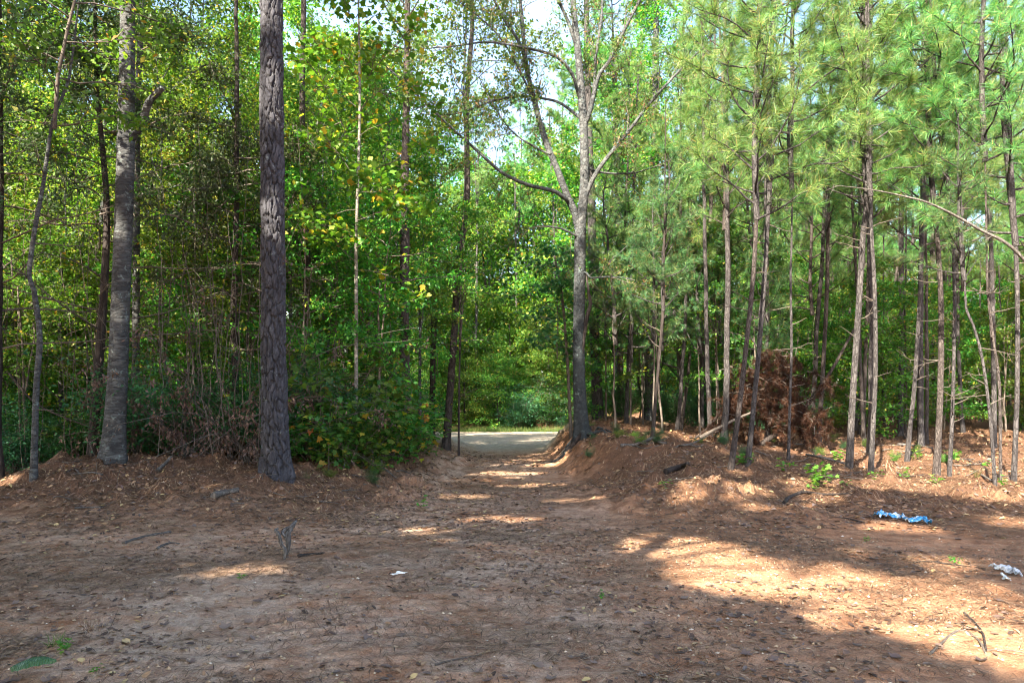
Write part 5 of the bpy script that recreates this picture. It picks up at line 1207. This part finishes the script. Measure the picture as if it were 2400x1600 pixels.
def shade_keep(gxx, gyy, g):
    k = np.ones(len(gxx), bool)
    for cx_, cy_, rx, ry, rot in GAPS:
        dx, dy = gxx - cx_, gyy - cy_
        a = dx * math.cos(rot) + dy * math.sin(rot); b = -dx * math.sin(rot) + dy * math.cos(rot)
        k &= ((a / rx) ** 2 + (b / ry) ** 2 + 1.5 * fbm(gxx * 1.6 + 3, gyy * 1.6, 3)) > 1.0
    lim = 20.5 - 2.0 * S((-1.0 - gxx) / 1.5) + 8.0 * S((gxx - 1.8) / 1.2) - 15.0 * S((gxx - 5.8) / 2.5) + 3.0 * fbm(gxx * 0.5, gyy * 0.5 + 4)
    k &= gyy < lim
    k &= ~((fbm(gxx * 1.3 + 15, gyy * 1.3 + 40, 2) > 0.30 - 0.06 * S((gxx - 0.5) / 3)) & (gxx > -4) & (gyy > 4.2))
    dap = S((gxx - 3.5) / 2) * S((gyy - 8.5) / 3)
    k &= ~((fbm(gxx * 0.55 + 70, gyy * 0.55, 3) > 0.02) & (g.random(len(gxx)) < dap))
    return k
SHT = [(-19, -9, 27), (-14, -5, 25), (-9.5, -3.5, 27), (-8.6, 0.6, 26), (-11.0, 2.6, 27), (-6.2, 1.6, 23), (-12.8, 5.5, 27), (-22, -16, 28), (-15.5, -13.5, 27), (-10, -10, 25), (-7.2, -6.4, 22), (-7, -14, 25), (-2.5, -10.5, 20), (-12, -19, 26), (-24, -4, 27), (-27.5, -9, 27), (-26, 1, 27), (-31, -3, 27), (-22, 4.5, 25), (-9, -7, 23), (-13, -9.5, 25), (-6.5, -3, 19), (-20, -20, 28), (-4, -14.5, 24), (-18.5, 0.5, 26), (-14, 3.5, 22), (-4.6, -2.6, 17), (-17, -24, 28), (1.5, -8, 17)]
g = np.random.default_rng(72)
for k, (x, y, hh) in enumerate(SHT):
    rng = np.random.default_rng(1000 + k)
    z = Hs(x, y); e = empty('hardwood_tree', (x, y, z)); tag(e, 'unseen tall tree put behind the viewpoint to shade the clearing', 'tree', 'unseen shade trees behind the viewpoint')
    mobj('trunk', TR['hard'][k % 3], e, (0, 0, 0), (0, 0, k), (1.5, 1.5, hh * 0.8 / 11))
    mb = MB(); C = []
    for i in range(22):
        t = (i + rng.random()) / 22; zz = 5 + (hh - 6) * t; az = i * 2.4; R = 4.3 * math.sqrt(max(0.1, 1 - (1.7 * t - 0.8) ** 2))
        P = limb_curve((0, 0, zz), (math.cos(az), math.sin(az), 0.5), R, 6, 0, 0.15)
        mb.add(*tube(P, np.linspace(0.06, 0.01, 6), 5), 0)
        C.append(P[2:])
    C = np.vstack(C); n = 10000
    c = C[rng.integers(0, len(C), n)] + rng.normal(0, 1, (n, 3)) * np.array([0.75, 0.75, 0.6])
    gxx = x + c[:, 0] + SDX * (c[:, 2] + z); gyy = y + c[:, 1] + SDY * (c[:, 2] + z)
    c = c[shade_keep(gxx, gyy, g)]
    mb.add(*leaf_quads(c, 0.24, 0.62, up=1.0, spread=0.7), 1)
    mobj('crown', mb.mesh('crown', [M['oak_bark'], M['hard_leaf']]), e)

# ------------------------------------------------------------------ labels that say which one, by order in the photograph
MARKS = [(0, 'the left edge'), (79, 'the crooked thin tree'), (264, 'the thick grey tree'), (648, 'the large plated pine'), (835, 'the pale tulip tree'), (950, 'the ragged dark pine'), (1060, 'the leaning trackside tree'),
         (1361, 'the forked tree'), (1525, 'the tall grey leafy tree'), (1740, 'the paired leaning pines'), (2000, 'the stout dark-footed pine'), (2200, 'the bright sunlit pine'), (2335, 'the slender leaning stem')]
ORD = 'first second third fourth fifth sixth seventh eighth ninth tenth eleventh twelfth'.split()
NOUN = {'pine poles of the right-hand stand': 'slim pine pole', 'far pines of the right-hand stand': 'far reddish pine trunk', 'understorey saplings on the right': 'leafy green understorey sapling',
        'young pines right of the forked tree': 'bushy dark-green young pine', 'thicket right of the forked tree': 'shaded leafy thicket sapling', 'hardwoods of the left-hand wood': 'slim grey hardwood stem',
        'thicket left of the track': 'leafy shaded sapling', 'yellowing trees at the back left': 'yellow-green tree', 'far hardwoods on the left': 'far dark-stemmed hardwood', 'low trees far back on the left': 'low-branched far leafy tree',
        'low trees behind the right-hand pines': 'low leafy tree behind the pines', 'tall hardwoods left of the far road': 'tall hardwood left of the far road', 'saplings left of the far road': 'sapling left of the far road', 'low trees in the wood beyond the far road': 'low tree deep beyond the road', 'thin pole pines on the right': 'thin bare-stemmed pole pine', 'sunlit trees of the left-hand wood': 'leafy sunlit tree', 'weeds on the right bank': 'low weed on the bank', 'weeds on the left bank': 'low weed', 'weeds under the pines': 'low weed under the pines', 'tall trees beside the far track': 'tall leafy tree beside the far track', 'trees beyond the far road': 'tall bright-green tree beyond the road', 'low trees along the far road': 'low leafy roadside tree', 'far pines beyond the road': 'tall far pine',
        'hardwoods behind the right-hand pines': 'far leafy hardwood behind the pines', 'maple shrubs between large pine and track': 'maple-leaved shrub', 'undergrowth behind the left mound': 'dark leafy undergrowth shrub',
        'undergrowth in the left-hand wood': 'green shrub in the wood', 'thicket shrubs behind the right bank': 'dark thicket shrub', 'shrubs under the right-hand pines': 'bright-green shrub', 'shrubs along the far road': 'blue-green roadside shrub',
        'twigs under the right-hand pines': 'thin twig on the needles', 'twigs on the left mound': 'thin twig on the mound'}
buckets = {}
for o in COL.objects:
    gname = o.get('group')
    if o.parent is None and gname in NOUN and o.location.y > 0:
        px = CX + FPX * o.location.x / o.location.y
        if px < 0 or px > 2400: continue
        mk = [m_ for m_ in MARKS if m_[0] <= px][-1][1]
        buckets.setdefault((gname, mk), []).append((px, o))
for (gname, mk), lst in buckets.items():
    lst.sort(key=lambda t: t[0])
    for k, (px, o) in enumerate(lst):
        o['label'] = '%s %s counting rightward from %s' % (ORD[k] if k < 12 else '%dth' % (k + 1), NOUN[gname], mk)
